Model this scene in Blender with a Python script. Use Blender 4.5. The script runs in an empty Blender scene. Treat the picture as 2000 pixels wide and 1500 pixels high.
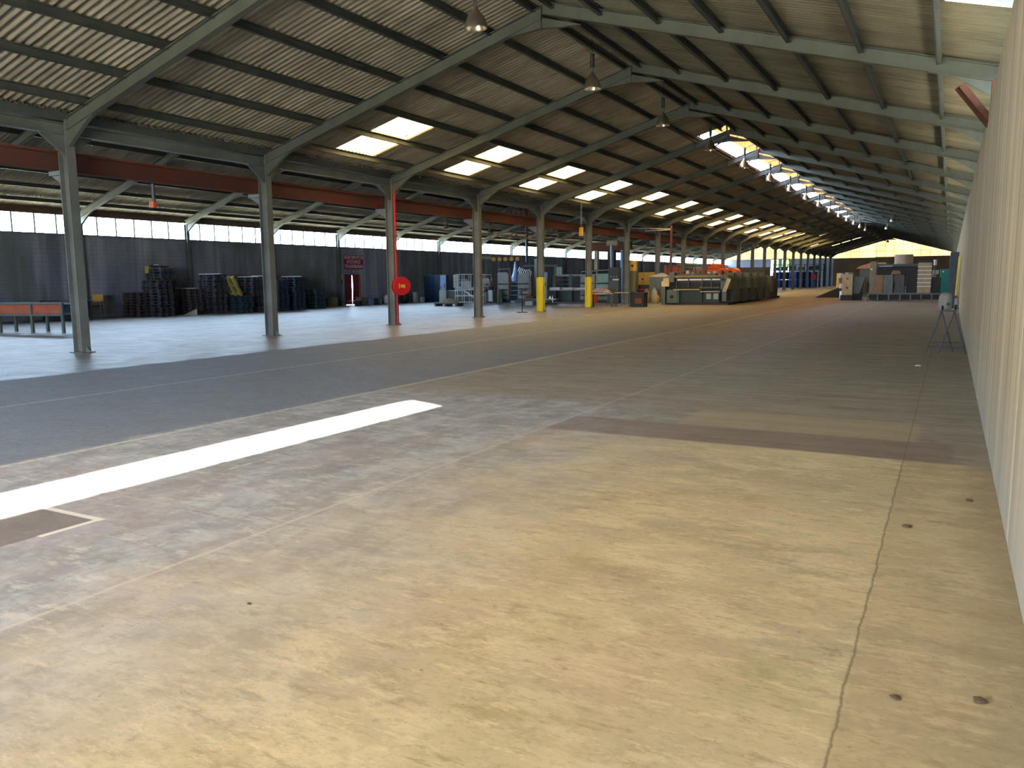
import bpy, math, random
import numpy as np
from mathutils import Vector, Matrix
random.seed(7)
C = bpy.context.scene.collection
S = bpy.context.scene

# ------------------------------------------------------------------ camera
YAW, PITCH, ROLL, FPX = 0.5024, 0.1303, -0.0102, 1551.5
cam_d = bpy.data.cameras.new('camera'); cam = bpy.data.objects.new('camera', cam_d); C.objects.link(cam)
f = Vector((-math.sin(YAW)*math.cos(PITCH), math.cos(YAW)*math.cos(PITCH), -math.sin(PITCH)))
r0 = Vector((math.cos(YAW), math.sin(YAW), 0)); u0 = r0.cross(f)
rr = math.cos(ROLL)*r0+math.sin(ROLL)*u0; uu = -math.sin(ROLL)*r0+math.cos(ROLL)*u0
M4 = Matrix((rr, uu, -f)).transposed().to_4x4(); M4.translation = Vector((0, 0, 1.6)); cam.matrix_world = M4
cam_d.sensor_width = 36; cam_d.lens = FPX/2000*36; cam_d.clip_start = .05; cam_d.clip_end = 600
S.camera = cam

# ------------------------------------------------------------------ light and exposure
w = bpy.data.worlds.new('sky'); S.world = w; w.use_nodes = True
bg = w.node_tree.nodes['Background']; bg.inputs[0].default_value = (.62, .79, 1.0, 1); bg.inputs[1].default_value = 24.0
SX, SY = .26, 1.35                        # sunlight drifts this far per metre of fall
sd = bpy.data.lights.new('sun', 'SUN'); sun = bpy.data.objects.new('sun', sd); C.objects.link(sun)
sd.energy = 76; sd.angle = .009; sd.color = (1, .93, .80)
sun.rotation_euler = Vector((SX, SY, -1)).to_track_quat('-Z', 'Y').to_euler()
def portal(name, loc, nrm, sx, sy):
    d = bpy.data.lights.new(name, 'AREA'); d.shape = 'RECTANGLE'; d.size = sx; d.size_y = sy; d.cycles.is_portal = True
    o = bpy.data.objects.new(name, d); C.objects.link(o); o.location = loc
    o.rotation_euler = Vector(nrm).to_track_quat('-Z', 'Y').to_euler(); return o
p = portal('window_portal', (-36.6, 69.5, 4.34), (1, 0, 0), 1, 1)
p.rotation_euler = (math.radians(90), 0, math.radians(-90)); p.data.size = 162; p.data.size_y = 1.0
p = portal('door_portal', (-7.2, -9.5, 2.25), (0, 1, 0), 12.4, 4.5); p.rotation_euler = (math.radians(90), 0, 0)
portal('slot_portal', (-8.22, -4.7, 7.98), (0, 0, -1), 1.1, 5.2)
S.view_settings.view_transform = 'Standard'; S.view_settings.look = 'None'
S.view_settings.exposure = .6; S.view_settings.gamma = 1; S.view_settings.use_curve_mapping = False
cy = S.cycles
cy.max_bounces = 8; cy.diffuse_bounces = 5; cy.glossy_bounces = 3; cy.transmission_bounces = 4; cy.transparent_max_bounces = 8
cy.use_adaptive_sampling = True; cy.adaptive_threshold = .015; cy.sample_clamp_indirect = 12; cy.use_denoising = True; cy.caustics_reflective = False; cy.caustics_refractive = False

# ------------------------------------------------------------------ materials
def rgb(r, g, b):
    return tuple(((c/255)/12.92 if c/255 < .04045 else ((c/255+.055)/1.055)**2.4) for c in (r, g, b))+(1,)
class NT:
    def __init__(s, name):
        s.m = bpy.data.materials.new(name); s.m.use_nodes = True; s.t = s.m.node_tree
        s.b = s.t.nodes['Principled BSDF']; s.out = s.t.nodes['Material Output']
        s.tc = s.t.nodes.new('ShaderNodeTexCoord').outputs['Object']
    def n(s, kind, **kw):
        x = s.t.nodes.new(kind)
        for k, v in kw.items(): setattr(x, k, v)
        return x
    def L(s, a, b): s.t.links.new(a, b)
    def put(s, sock, v):
        if hasattr(v, 'is_output') or isinstance(v, bpy.types.NodeSocket): s.L(v, sock)
        else: sock.default_value = v
    def math(s, op, a, b=0.0, c=None, clamp=False):
        x = s.n('ShaderNodeMath', operation=op, use_clamp=clamp); s.put(x.inputs[0], a); s.put(x.inputs[1], b)
        if c is not None: s.put(x.inputs[2], c)
        return x.outputs[0]
    def noise(s, scale, stretch=(1, 1, 1), detail=4, rough=.6, off=(0, 0, 0)):
        mp = s.n('ShaderNodeMapping'); mp.inputs['Scale'].default_value = stretch; mp.inputs['Location'].default_value = off
        s.L(s.tc, mp.inputs[0]); x = s.n('ShaderNodeTexNoise'); s.L(mp.outputs[0], x.inputs['Vector'])
        x.inputs['Scale'].default_value = scale; x.inputs['Detail'].default_value = detail; x.inputs['Roughness'].default_value = rough
        return x.outputs[0]
    def ramp(s, v, a, b, va=0., vb=1.):
        x = s.n('ShaderNodeMapRange'); s.L(v, x.inputs[0]); x.inputs[1].default_value = a; x.inputs[2].default_value = b
        x.inputs[3].default_value = va; x.inputs[4].default_value = vb; return x.outputs[0]
    def mix(s, fac, a, b, blend='MIX'):
        x = s.n('ShaderNodeMix', data_type='RGBA', blend_type=blend); s.put(x.inputs[0], fac); s.put(x.inputs[6], a); s.put(x.inputs[7], b)
        return x.outputs[2]
    def bump(s, h, strength, dist=.01):
        x = s.n('ShaderNodeBump'); x.inputs['Strength'].default_value = strength; x.inputs['Distance'].default_value = dist
        s.L(h, x.inputs['Height']); s.L(x.outputs[0], s.b.inputs['Normal'])
_mc = {}
def mat(name, col, rough=.6, metal=0., var=.25, scale=4., dirt=None):
    if name in _mc: return _mc[name]
    t = NT(name); c = rgb(*col); d = rgb(*dirt) if dirt else tuple(x*(1-var) for x in c[:3])+(1,)
    t.L(t.mix(t.ramp(t.noise(scale, (1, 1, .5)), .35, .7), c, d), t.b.inputs['Base Color'])
    t.b.inputs['Roughness'].default_value = rough; t.b.inputs['Metallic'].default_value = metal
    _mc[name] = t.m; return t.m
def glass_mat(nm='window_glass', c=(.93, .96, .97, 1)):
    t = NT(nm); tr = t.n('ShaderNodeBsdfTransparent'); tr.inputs[0].default_value = c
    gl = t.n('ShaderNodeBsdfGlossy'); gl.inputs['Roughness'].default_value = .05; mx = t.n('ShaderNodeMixShader'); mx.inputs[0].default_value = .06
    t.L(tr.outputs[0], mx.inputs[1]); t.L(gl.outputs[0], mx.inputs[2]); t.L(mx.outputs[0], t.out.inputs[0]); return t.m
def trans_mat(name, col, col2, scale=1.5, thru=0.):
    t = NT(name); tr = t.n('ShaderNodeBsdfTranslucent'); df = t.n('ShaderNodeBsdfDiffuse')
    c = t.mix(t.ramp(t.noise(scale, (1, 1, 1)), .4, .7), rgb(*col), rgb(*col2)); t.L(c, tr.inputs[0]); t.L(c, df.inputs[0])
    mx = t.n('ShaderNodeMixShader'); mx.inputs[0].default_value = .3; t.L(tr.outputs[0], mx.inputs[1]); t.L(df.outputs[0], mx.inputs[2])
    o = mx.outputs[0]
    if thru:
        tp = t.n('ShaderNodeBsdfTransparent'); m2 = t.n('ShaderNodeMixShader'); m2.inputs[0].default_value = thru
        t.L(o, m2.inputs[1]); t.L(tp.outputs[0], m2.inputs[2]); o = m2.outputs[0]
    t.L(o, t.out.inputs[0]); return t.m
GLASS = glass_mat(); DGLASS = glass_mat('dimming_glass', (.13, .15, .16, 1))  # second glass tinted dark to cut the light at the right eave
SKYL = trans_mat('skylight_sheet', (214, 176, 112), (196, 148, 80), 2.)
CAP = trans_mat('ridge_cap_sheet', (158, 122, 88), (146, 110, 78), 2.)
GABLE = trans_mat('gable_sheet', (196, 176, 138), (180, 158, 118), .4)
GABLN = trans_mat('dimmed_gable_sheet', (170, 146, 100), (150, 124, 80), .4)  # near gable copy, darkened to hold back its sunlit glow

def steel_mat():
    t = NT('steel_paint'); a = rgb(108, 114, 110); b = rgb(82, 86, 80); r = rgb(110, 74, 52)
    c = t.mix(t.ramp(t.noise(1.3), .35, .7), a, b); c = t.mix(t.ramp(t.noise(5, (1, 1, .3), 6), .66, .74, 0, .6), c, r)
    t.L(c, t.b.inputs['Base Color']); t.b.inputs['Roughness'].default_value = .5; return t.m
STEEL = steel_mat()
RAFT = mat('rafter_paint', (86, 92, 84), .6, 0, .3, 2)
PURLIN = mat('purlin_paint', (70, 76, 72), .6, 0, .35, 2)
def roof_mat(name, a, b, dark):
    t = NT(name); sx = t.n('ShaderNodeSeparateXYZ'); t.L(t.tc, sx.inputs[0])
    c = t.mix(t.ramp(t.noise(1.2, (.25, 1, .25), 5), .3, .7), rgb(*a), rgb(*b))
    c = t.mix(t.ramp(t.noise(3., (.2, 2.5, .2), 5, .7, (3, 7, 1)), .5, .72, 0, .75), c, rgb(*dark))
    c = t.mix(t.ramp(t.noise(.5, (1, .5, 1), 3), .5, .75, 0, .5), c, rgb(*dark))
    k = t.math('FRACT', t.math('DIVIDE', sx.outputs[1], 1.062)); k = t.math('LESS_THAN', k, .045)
    c = t.mix(t.math('MULTIPLY', k, .7), c, rgb(50, 44, 36)); t.L(c, t.b.inputs['Base Color'])  # shadow line of each sheet overlap painted dark
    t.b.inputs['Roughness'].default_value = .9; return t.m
ROOFR = roof_mat('shaded_slope_sheet', (126, 120, 100), (98, 92, 76), (64, 58, 46))  # roof sheet copy with the right slope's shade put into its colour
ROOF = roof_mat('fibre_cement_sheet', (168, 160, 142), (134, 126, 110), (84, 78, 66))
RED = mat('red_girder_paint', (94, 42, 36), .65, 0, .4, 1.5, (72, 52, 42))
GREYW = mat('light_machine_grey', (170, 180, 176), .45)
WHITE = mat('white_enamel', (214, 216, 220), .4)
CREAM = mat('cream_enamel', (186, 172, 136), .5)
ORANGE = mat('orange_enamel', (214, 92, 28), .45)
DGREEN = mat('dark_green_enamel', (44, 58, 50), .45)
GREYG = mat('grey_green_enamel', (86, 98, 92), .45)
GREYD = mat('dark_grey_metal', (66, 70, 74), .5)
BLACK = mat('black_rubber', (26, 26, 28), .6)
YEL = mat('yellow_paint', (222, 204, 20), .5, 0, .25, 2)
YELW = mat('yellow_ochre_paint', (216, 170, 60), .5)
BLUE = mat('blue_plastic', (22, 62, 138), .35)
NAVY = mat('blue_steel', (36, 62, 92), .5)
TEAL = mat('teal_plastic', (30, 130, 130), .4)
GREEN = mat('bright_green_enamel', (20, 110, 70), .4)
REDP = mat('red_paint', (190, 22, 30), .4, 0, .2)
REDD = mat('dark_red_door', (120, 18, 34), .5)
CHROME = mat('bare_metal', (150, 150, 150), .3, .9)
WOODP = mat('weathered_pallet_wood', (84, 72, 74), .9, 0, .4, 6)
WOODB = mat('blue_grey_pallet_wood', (50, 62, 80), .9, 0, .35, 6)
WOODG = mat('green_grey_pallet_wood', (50, 78, 80), .9, 0, .35, 6)
WOODY = mat('fresh_pallet_wood', (190, 176, 96), .85, 0, .3, 6)
WOODW = mat('pale_board_wood', (200, 192, 184), .8, 0, .2, 6)
CARD = mat('cardboard', (142, 120, 94), .85, 0, .3, 3)
PAPER = mat('white_paper', (226, 226, 236), .7, 0, .08)
RUST = mat('rusted_steel', (120, 70, 44), .8, 0, .4, 8)
ALU = mat('lamp_aluminium', (188, 178, 160), .28, .85, .15)
CONC = mat('dark_block_wall', (112, 114, 122), .9, 0, .3, 1)
SCREEN = mat('pale_blue_panel', (150, 186, 236), .4, 0, .1)
ROCK = mat('sack_cloth', (150, 138, 116), .9, 0, .4, 5)
LEAF = mat('tree_leaves', (80, 140, 50), .7, 0, .4, 3)
BARK = mat('tree_bark', (90, 70, 50), .9)
GROUT = mat('outdoor_ground', (196, 186, 160), .95, 0, .2, .2)

# ------------------------------------------------------------------ mesh helpers
class MB:
    def __init__(s): s.v = []; s.f = []
    def add(s, vs, fs):
        k = len(s.v); s.v += [tuple(v) for v in vs]; s.f += [tuple(i+k for i in q) for q in fs]; return s
    def b(s, x0, x1, y0, y1, z0, z1):
        return s.add([(x, y, z) for x in (x0, x1) for y in (y0, y1) for z in (z0, z1)],
                     [(0, 1, 3, 2), (4, 6, 7, 5), (0, 4, 5, 1), (2, 3, 7, 6), (0, 2, 6, 4), (1, 5, 7, 3)])
    def c(s, cx, cy, cz, sx, sy, sz): return s.b(cx-sx/2, cx+sx/2, cy-sy/2, cy+sy/2, cz-sz/2, cz+sz/2)
    def bar(s, p, q, wd, h=None, up=(0, 0, 1), du=0., dw=0.):
        h = h or wd; p, q = Vector(p), Vector(q); d = (q-p).normalized(); u = Vector(up)
        if abs(d.dot(u)) > .98: u = Vector((1, 0, 0))
        sd_ = d.cross(u).normalized(); u = sd_.cross(d).normalized(); o = u*du+sd_*dw
        vs = [e+o+sd_*a*wd/2+u*c_*h/2 for e in (p, q) for a, c_ in ((-1, -1), (1, -1), (1, 1), (-1, 1))]
        return s.add(vs, [(3, 2, 1, 0), (4, 5, 6, 7), (0, 1, 5, 4), (1, 2, 6, 5), (2, 3, 7, 6), (3, 0, 4, 7)])
    def ib(s, p, q, wd, h, t=.015, up=(0, 0, 1)):
        s.bar(p, q, wd, t, up, du=h/2-t/2); s.bar(p, q, wd, t, up, du=-h/2+t/2); return s.bar(p, q, t, h-2*t, up)
    def tube(s, pts, r, n=8):
        pts = [Vector(p) for p in pts]; k = len(s.v); fs = []
        for i, p in enumerate(pts):
            d = (pts[min(i+1, len(pts)-1)]-pts[max(i-1, 0)]).normalized(); a = Vector((0, 0, 1)) if abs(d.z) < .9 else Vector((1, 0, 0))
            x = d.cross(a).normalized(); y = d.cross(x)
            for j in range(n): t = j*2*math.pi/n; s.v.append(tuple(p+x*r*math.cos(t)+y*r*math.sin(t)))
        for i in range(len(pts)-1):
            for j in range(n): a = k+i*n+j; b_ = k+i*n+(j+1) % n; s.f.append((a, b_, b_+n, a+n))
        s.f.append(tuple(k+j for j in range(n))[::-1]); s.f.append(tuple(k+(len(pts)-1)*n+j for j in range(n))); return s
    def lathe(s, prof, c=(0, 0, 0), n=16, axis='z', close=True):
        k = len(s.v); mp = {'z': lambda a, b_, h: (c[0]+a, c[1]+b_, c[2]+h), 'y': lambda a, b_, h: (c[0]+a, c[1]+h, c[2]+b_), 'x': lambda a, b_, h: (c[0]+h, c[1]+a, c[2]+b_)}[axis]
        for r, h in prof:
            for j in range(n): t = j*2*math.pi/n; s.v.append(mp(r*math.cos(t), r*math.sin(t), h))
        for i in range(len(prof)-1):
            for j in range(n): a = k+i*n+j; b_ = k+i*n+(j+1) % n; s.f.append((a, b_, b_+n, a+n))
        if close: s.f.append(tuple(k+j for j in range(n))[::-1]); s.f.append(tuple(k+(len(prof)-1)*n+j for j in range(n)))
        return s
    def cyl(s, c, r, h, axis='z', n=16): return s.lathe([(r, 0), (r, h)], c, n, axis)
    def prism(s, poly, axis, a0, a1):
        mp = {'y': lambda u, v, a: (u, a, v), 'x': lambda u, v, a: (a, u, v), 'z': lambda u, v, a: (u, v, a)}[axis]; n = len(poly)
        vs = [mp(u, v, a) for a in (a0, a1) for u, v in poly]
        return s.add(vs, [tuple(range(n))[::-1], tuple(range(n, 2*n))]+[(i, (i+1) % n, n+(i+1) % n, n+i) for i in range(n)])
    def build(s, name, m, parent=None, bevel=0., smooth=False, loc=None):
        me = bpy.data.meshes.new(name); me.from_pydata(s.v, [], s.f); me.materials.append(m)
        import bmesh
        bm = bmesh.new(); bm.from_mesh(me); bmesh.ops.recalc_face_normals(bm, faces=bm.faces); bm.to_mesh(me); bm.free()
        if smooth:
            for p_ in me.polygons: p_.use_smooth = len(p_.vertices) == 4
        o = bpy.data.objects.new(name, me); C.objects.link(o)
        if parent: o.parent = parent
        if loc: o.location = loc
        if bevel:
            md = o.modifiers.new('bevel', 'BEVEL'); md.width = bevel; md.segments = 2; md.limit_method = 'ANGLE'
        return o
def tag(o, label, cat=None, group=None, kind=None):
    o['label'] = label
    if cat: o['category'] = cat
    if group: o['group'] = group
    if kind: o['kind'] = kind
    return o
def thing(name, label, cat, loc=(0, 0, 0), rz=0., group=None, kind='thing'):
    o = bpy.data.objects.new(name, None); o.empty_display_size = .2; C.objects.link(o); o.location = loc; o.rotation_euler = (0, 0, rz)
    return tag(o, label, cat, group, kind)
def struct(name, mb, m, label, cat=None): return tag(mb.build(name, m), label, cat or name.split('_')[0], None, 'structure')
def dup(root, label, loc, rz=0., group=None):
    r = root.copy(); C.objects.link(r); r.location = loc; r.rotation_euler = (0, 0, rz); r['label'] = label
    if group: r['group'] = group
    for ch in list(root.children):
        c_ = ch.copy(); C.objects.link(c_); c_.parent = r
        for g in list(ch.children): d = g.copy(); C.objects.link(d); d.parent = c_
    return r
ORD = 'first second third fourth fifth sixth seventh eighth ninth tenth eleventh twelfth thirteenth fourteenth fifteenth sixteenth seventeenth eighteenth nineteenth twentieth twenty-first twenty-second twenty-third twenty-fourth twenty-fifth twenty-sixth twenty-seventh twenty-eighth'.split()

# ------------------------------------------------------------------ building grid
B0, BAY, NF = 11.53, 6.03, 23
FY = [B0+BAY*k for k in range(NF)]           # frames seen from the camera's spot onward
ALLY = [B0+BAY*k for k in range(-3, NF)]
YN, YE = -9.2, 148.2                        # near and far gable
XV, XR, XL, RN, RA = -17.9, .38, -36.2, -8.75, -27.05
ZE, MS = 5.50, .287                          # sheet height at the eaves, slope
ZA = 5.14; MA = (ZE+MS*(XV-RA)-ZA)/(RA-XL)
def zs(x):
    if x > RN: return ZE+MS*(RN-XV)-MS*(x-RN)
    if x > XV: return ZE+MS*(x-XV)
    if x > RA: return ZE+MS*(XV-x)
    return ZA+MA*(x-XL)

# floor ---------------------------------------------------------------------
def floor_mat():
    t = NT('concrete_floor'); sx = t.n('ShaderNodeSeparateXYZ'); t.L(t.tc, sx.inputs[0]); X, Y = sx.outputs[0], sx.outputs[1]
    wob = t.ramp(t.noise(1.2, (1, 1, 1), 3), .3, .7, -.12, .12)
    def band(v, a, b, soft=.02):
        return t.math('MULTIPLY', t.ramp(v, a-soft, a+soft), t.ramp(v, b-soft, b+soft, 1, 0))
    def box(x0, x1, y0, y1, soft=.02): return t.math('MULTIPLY', band(X, x0, x1, soft), band(Y, y0, y1, soft))
    big = t.ramp(t.noise(.45, (1, 1, 1), 5, .6), .3, .7); mid = t.ramp(t.noise(1.7, (1, 1, 1), 6, .65, (5, 3, 0)), .34, .66)
    fine = t.ramp(t.noise(9, (1, 1, 1), 6, .7, (2, 9, 0)), .35, .7); strk = t.ramp(t.noise(1.1, (3.0, .35, 1), 5, .65, (1, 4, 0)), .35, .68)
    strx = t.ramp(t.noise(1.4, (.4, 3.0, 1), 5, .65, (8, 4, 0)), .4, .68)
    f2 = t.ramp(t.noise(26, (1, 1, 1), 5, .7, (7, 2, 0)), .36, .66); blot = t.ramp(t.noise(3.2, (1, 1, 1), 8, .72, (11, 6, 0)), .44, .58)
    swirl = t.ramp(t.noise(1.5, (1.6, .7, 1), 9, .74, (3, 1, 0)), .47, .56)
    def nz(sc, st, lo, hi, off=(0, 0, 0), d=8, r=.7): return t.ramp(t.noise(sc, st, d, r, off), lo, hi)
    def lay(c, fac, k, cl): return t.mix(t.math('MULTIPLY', fac, k), c, rgb(*cl))
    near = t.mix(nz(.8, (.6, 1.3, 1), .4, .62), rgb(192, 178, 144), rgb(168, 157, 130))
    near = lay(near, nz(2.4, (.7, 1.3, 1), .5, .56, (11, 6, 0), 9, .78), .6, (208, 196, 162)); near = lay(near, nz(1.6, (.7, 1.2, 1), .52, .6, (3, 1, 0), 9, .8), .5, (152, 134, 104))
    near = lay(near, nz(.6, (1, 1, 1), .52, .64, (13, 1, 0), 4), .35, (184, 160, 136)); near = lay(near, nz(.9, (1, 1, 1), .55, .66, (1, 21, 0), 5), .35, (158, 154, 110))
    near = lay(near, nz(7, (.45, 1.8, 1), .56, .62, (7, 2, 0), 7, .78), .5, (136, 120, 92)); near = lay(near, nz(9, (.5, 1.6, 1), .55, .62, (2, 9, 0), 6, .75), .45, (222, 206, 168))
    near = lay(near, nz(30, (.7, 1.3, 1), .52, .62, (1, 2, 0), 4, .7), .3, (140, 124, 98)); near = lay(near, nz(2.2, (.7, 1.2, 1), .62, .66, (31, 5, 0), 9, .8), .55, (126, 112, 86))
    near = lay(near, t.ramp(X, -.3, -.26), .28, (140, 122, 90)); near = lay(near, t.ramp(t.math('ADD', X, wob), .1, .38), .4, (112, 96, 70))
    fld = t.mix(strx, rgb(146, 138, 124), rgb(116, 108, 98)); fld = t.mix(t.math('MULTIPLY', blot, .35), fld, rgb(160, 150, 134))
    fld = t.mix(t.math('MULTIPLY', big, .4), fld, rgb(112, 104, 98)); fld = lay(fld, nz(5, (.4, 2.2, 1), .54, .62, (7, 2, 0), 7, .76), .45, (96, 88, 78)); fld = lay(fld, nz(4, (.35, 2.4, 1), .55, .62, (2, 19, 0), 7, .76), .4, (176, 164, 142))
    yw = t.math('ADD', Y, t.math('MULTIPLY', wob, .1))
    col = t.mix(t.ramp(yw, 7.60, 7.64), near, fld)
    midf = t.mix(mid, rgb(156, 160, 166), rgb(126, 129, 136)); midf = t.mix(t.math('MULTIPLY', blot, .5), midf, rgb(180, 183, 186))  # blue cast of the window light put into the concrete colour
    midf = t.mix(t.math('MULTIPLY', swirl, .4), midf, rgb(112, 110, 106)); midf = lay(midf, nz(6, (.6, 1.6, 1), .54, .61, (7, 2, 0), 7, .78), .5, (112, 110, 108)); midf = lay(midf, nz(5, (.6, 1.6, 1), .54, .62, (2, 9, 0), 7, .76), .45, (200, 198, 192)); midf = lay(midf, nz(.7, (1, 1, 1), .5, .62, (13, 4, 0), 4), .35, (140, 126, 130))
    wx = t.math('ADD', X, t.math('MULTIPLY', wob, 4.0))
    col = t.mix(t.math('MULTIPLY', t.ramp(wx, -4.2, -1.8, 1, 0), t.ramp(Y, 9.3, 9.8, 1, .15)), col, midf)
    col = t.mix(t.math('MULTIPLY', box(-3.8, .1, 7.62, 8.5, .04), .5), col, rgb(112, 92, 84))
    col = t.mix(t.math('MULTIPLY', box(-2.6, -.2, 8.5, 9.6, .04), .5), col, rgb(168, 150, 118))
    asp = t.mix(fine, rgb(120, 130, 146), rgb(100, 108, 122)); asp = t.mix(t.math('MULTIPLY', strk, .35), asp, rgb(114, 120, 130)); asp = t.mix(t.math('MULTIPLY', f2, .35), asp, rgb(80, 82, 88))  # lane greys also tinted with the blue of the sky light
    lane = t.math('MULTIPLY', band(t.math('ADD', X, wob), -13.95, -7.35, .1), t.ramp(Y, 14, 45, 1, .25))
    col = t.mix(lane, col, asp)
    sm = t.mix(strx, rgb(146, 148, 150), rgb(104, 104, 108)); sm = t.mix(t.math('MULTIPLY', strk, .4), sm, rgb(124, 118, 118)); sm = lay(sm, nz(2.2, (.25, 2.6, 1), .52, .6, (2, 19, 0), 7, .75), .45, (176, 178, 182))
    sm = t.mix(t.math('MULTIPLY', t.ramp(t.noise(.6, (1.4, .5, 1), 5, .65, (0, 8, 0)), .48, .58), .6), sm, rgb(116, 106, 104))
    left = t.ramp(t.math('ADD', X, wob), -14.0, -13.9, 1, 0); col = t.mix(left, col, sm)
    col = t.mix(t.math('MULTIPLY', t.math('MULTIPLY', box(-16.2, -13.9, 4, 10.2, .3), strk), .6), col, rgb(120, 170, 200))
    # painted lines, joints
    wear = t.ramp(t.noise(14, (1, 1, 1), 5, .7), .38, .6, .25, 1)
    def paint(m, k, cl): return t.mix(t.math('MULTIPLY', m, k), col, rgb(*cl))
    col = paint(t.math('MULTIPLY', band(X, -7.35, -7.27, .006), wear), .85, (196, 194, 184))
    col = paint(t.math('MULTIPLY', band(X, -10.95, -10.88, .006), wear), .8, (178, 178, 170))
    col = paint(band(t.math('ADD', X, t.math('MULTIPLY', wob, .08)), -3.83, -3.80, .008), .4, (196, 190, 176))
    crk = t.ramp(t.noise(3.5, (1, 1, 1), 6, .7, (5, 5, 0)), .3, .7, -.01, .01)
    col = paint(band(t.math('ADD', X, crk), -.285, -.275, .004), .7, (100, 86, 64))
    for yj in (3.72, 9.62, 13.5, 19.5, 25.5): col = paint(t.math('MULTIPLY', band(Y, yj, yj+.02, .006), band(X, -7.2, -3.8)), .3, (186, 180, 166))
    for yj in (9.62, 13.4, 19.5, 31.5): col = paint(t.math('MULTIPLY', band(Y, yj, yj+.03, .01), band(X, -2.5, .4)), .35, (84, 72, 62))
    col = paint(box(-7.3, -5.05, 2.2, 3.24, .01), .75, (98, 88, 82))
    col = paint(t.math('MAXIMUM', box(-5.75, -5.0, 3.24, 3.29, .006), box(-5.06, -5.01, 2.85, 3.27, .006)), .9, (205, 205, 200))
    for q in ((-5.42, -5.38, 4.7, 5.12), (-6.9, -6.3, 8.68, 8.72), (-5.9, -5.4, 7.4, 7.44), (-5.75, -5.72, 7.1, 7.5)):
        col = paint(t.math('MULTIPLY', box(*q, .008), wear), .6, (205, 205, 196))
    spots = t.ramp(t.noise(34, (1, 1, 1), 2, .4, (4, 4, 0)), .76, .78); col = paint(spots, .6, (72, 64, 52))
    t.L(col, t.b.inputs['Base Color'])
    rg = t.math('ADD', t.math('MULTIPLY', mid, .12), t.math('SUBTRACT', .62, t.math('MULTIPLY', left, .27))); t.L(rg, t.b.inputs['Roughness'])
    t.bump(t.math('ADD', t.math('MULTIPLY', fine, .5), mid), .12, .006); return t.m
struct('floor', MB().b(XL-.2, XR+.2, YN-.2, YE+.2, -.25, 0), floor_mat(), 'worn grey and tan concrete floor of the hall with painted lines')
struct('ground', MB().b(-160, 120, -90, 260, -.4, -.26), GROUT, 'sunlit bare ground outside the hall', 'ground')

# corrugated roof ------------------------------------------------------------
WAVE, AMP = .177, .028
def corr(name, strips, m, y0, y1, holes=(), per=7, off=0.):
    """strips: (xa, xb) pairs; holes: (strip index, y0, y1)"""
    V, Fq = [], []; base = 0
    for i, (xa, xb) in enumerate(strips):
        cuts = sorted((a, b) for (j, a, b) in holes if j == i); segs = []; yy = y0
        for a, b in cuts:
            if a > yy: segs.append((yy, a))
            yy = max(yy, b)
        if yy < y1: segs.append((yy, y1))
        lo, hi = (xa, xb) if zs(xa) < zs(xb) else (xb, xa); e = .15 if hi > lo else -.15
        for a, b in segs:
            n = max(3, int((b-a)/WAVE*per)); ys = np.linspace(a, b, n); wv = AMP*np.sin(ys/WAVE*2*math.pi)
            for x, dz in ((lo-e, .014), (hi, 0.)):
                xm = (lo+hi)/2; z = zs(xm)+(x-xm)*(zs(hi)-zs(lo))/(hi-lo)
                V.append(np.stack([np.full(n, x), ys, z+dz+wv+off], 1))
            k = np.arange(n-1)+base; Fq.append(np.stack([k, k+1, k+1+n, k+n], 1)); base += 2*n
    V = np.concatenate(V).astype(np.float32); Fq = np.concatenate(Fq).astype(np.int32); me = bpy.data.meshes.new(name)
    me.vertices.add(len(V)); me.vertices.foreach_set('co', V.ravel()); me.loops.add(Fq.size); me.loops.foreach_set('vertex_index', Fq.ravel())
    me.polygons.add(len(Fq)); me.polygons.foreach_set('loop_start', np.arange(0, Fq.size, 4, dtype=np.int32)); me.update(calc_edges=True)
    me.polygons.foreach_set('use_smooth', np.ones(len(Fq), dtype=bool)); me.materials.append(m)
    o = bpy.data.objects.new(name, me); C.objects.link(o); return o
PO = [.25, 1.45, 2.82, 4.19, 5.56, 6.93, 8.3]            # purlin offsets from the ridge
def strips_of(ridge, sgn, end):
    e = [ridge]+[ridge+sgn*o for o in PO[1:]]+[end]; return [(e[i], e[i+1]) for i in range(len(e)-1)]
SL = strips_of(RN, -1, XV-.05); SR = strips_of(RN, 1, XR+.55); AL = strips_of(RA, -1, XL-.35); AR = strips_of(RA, 1, XV+.05)
sky_y = [FY[k]+(2.3 if k < 6 else 2.3+min(1.6, .3*(k-5))) for k in range(1, 17)]
holesL = []
for i, y in enumerate(sky_y):
    n = 1.8 if i < 12 else 1.4
    holesL += [(4, y, y+n), (5, y, y+n)]
MON0, MON1 = FY[4]-.3, FY[14]+2.5
holesL.append((0, MON0, MON1))
back_y = [FY[0]-BAY*2+2.0, FY[0]-BAY*3+2.0]  # unseen roof panels, added to light the near floor and left slope
holesR = [(j, y, y+1.9) for j in (3, 4) for y in back_y]
extra = [(3, FY[19]+1, FY[19]+1.5), (4, FY[19]+1, FY[19]+1.5), (2, FY[19]+1, FY[19]+1.5), (5, FY[17]+2, FY[17]+2.4), (3, FY[15]+2, FY[15]+2.3)]
SLOT0, SLOT1 = -8.0, -2.26
strSR = [(RN, RN+1.03), (RN+1.03, SR[0][1])]+SR[1:]
tag(corr('ceiling', SL, ROOF, YN, YE, holesL+extra), 'corrugated roof sheets of the nave slope falling to the column row', 'ceiling', kind='structure')
tag(corr('ceiling', strSR, ROOFR, YN, YE, [(0, SLOT0, SLOT1), (7, FY[0]-4.5, FY[0]+2.6)]+holesR), 'corrugated roof sheets of the nave slope falling to the concrete wall', 'ceiling', kind='structure')
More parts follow.
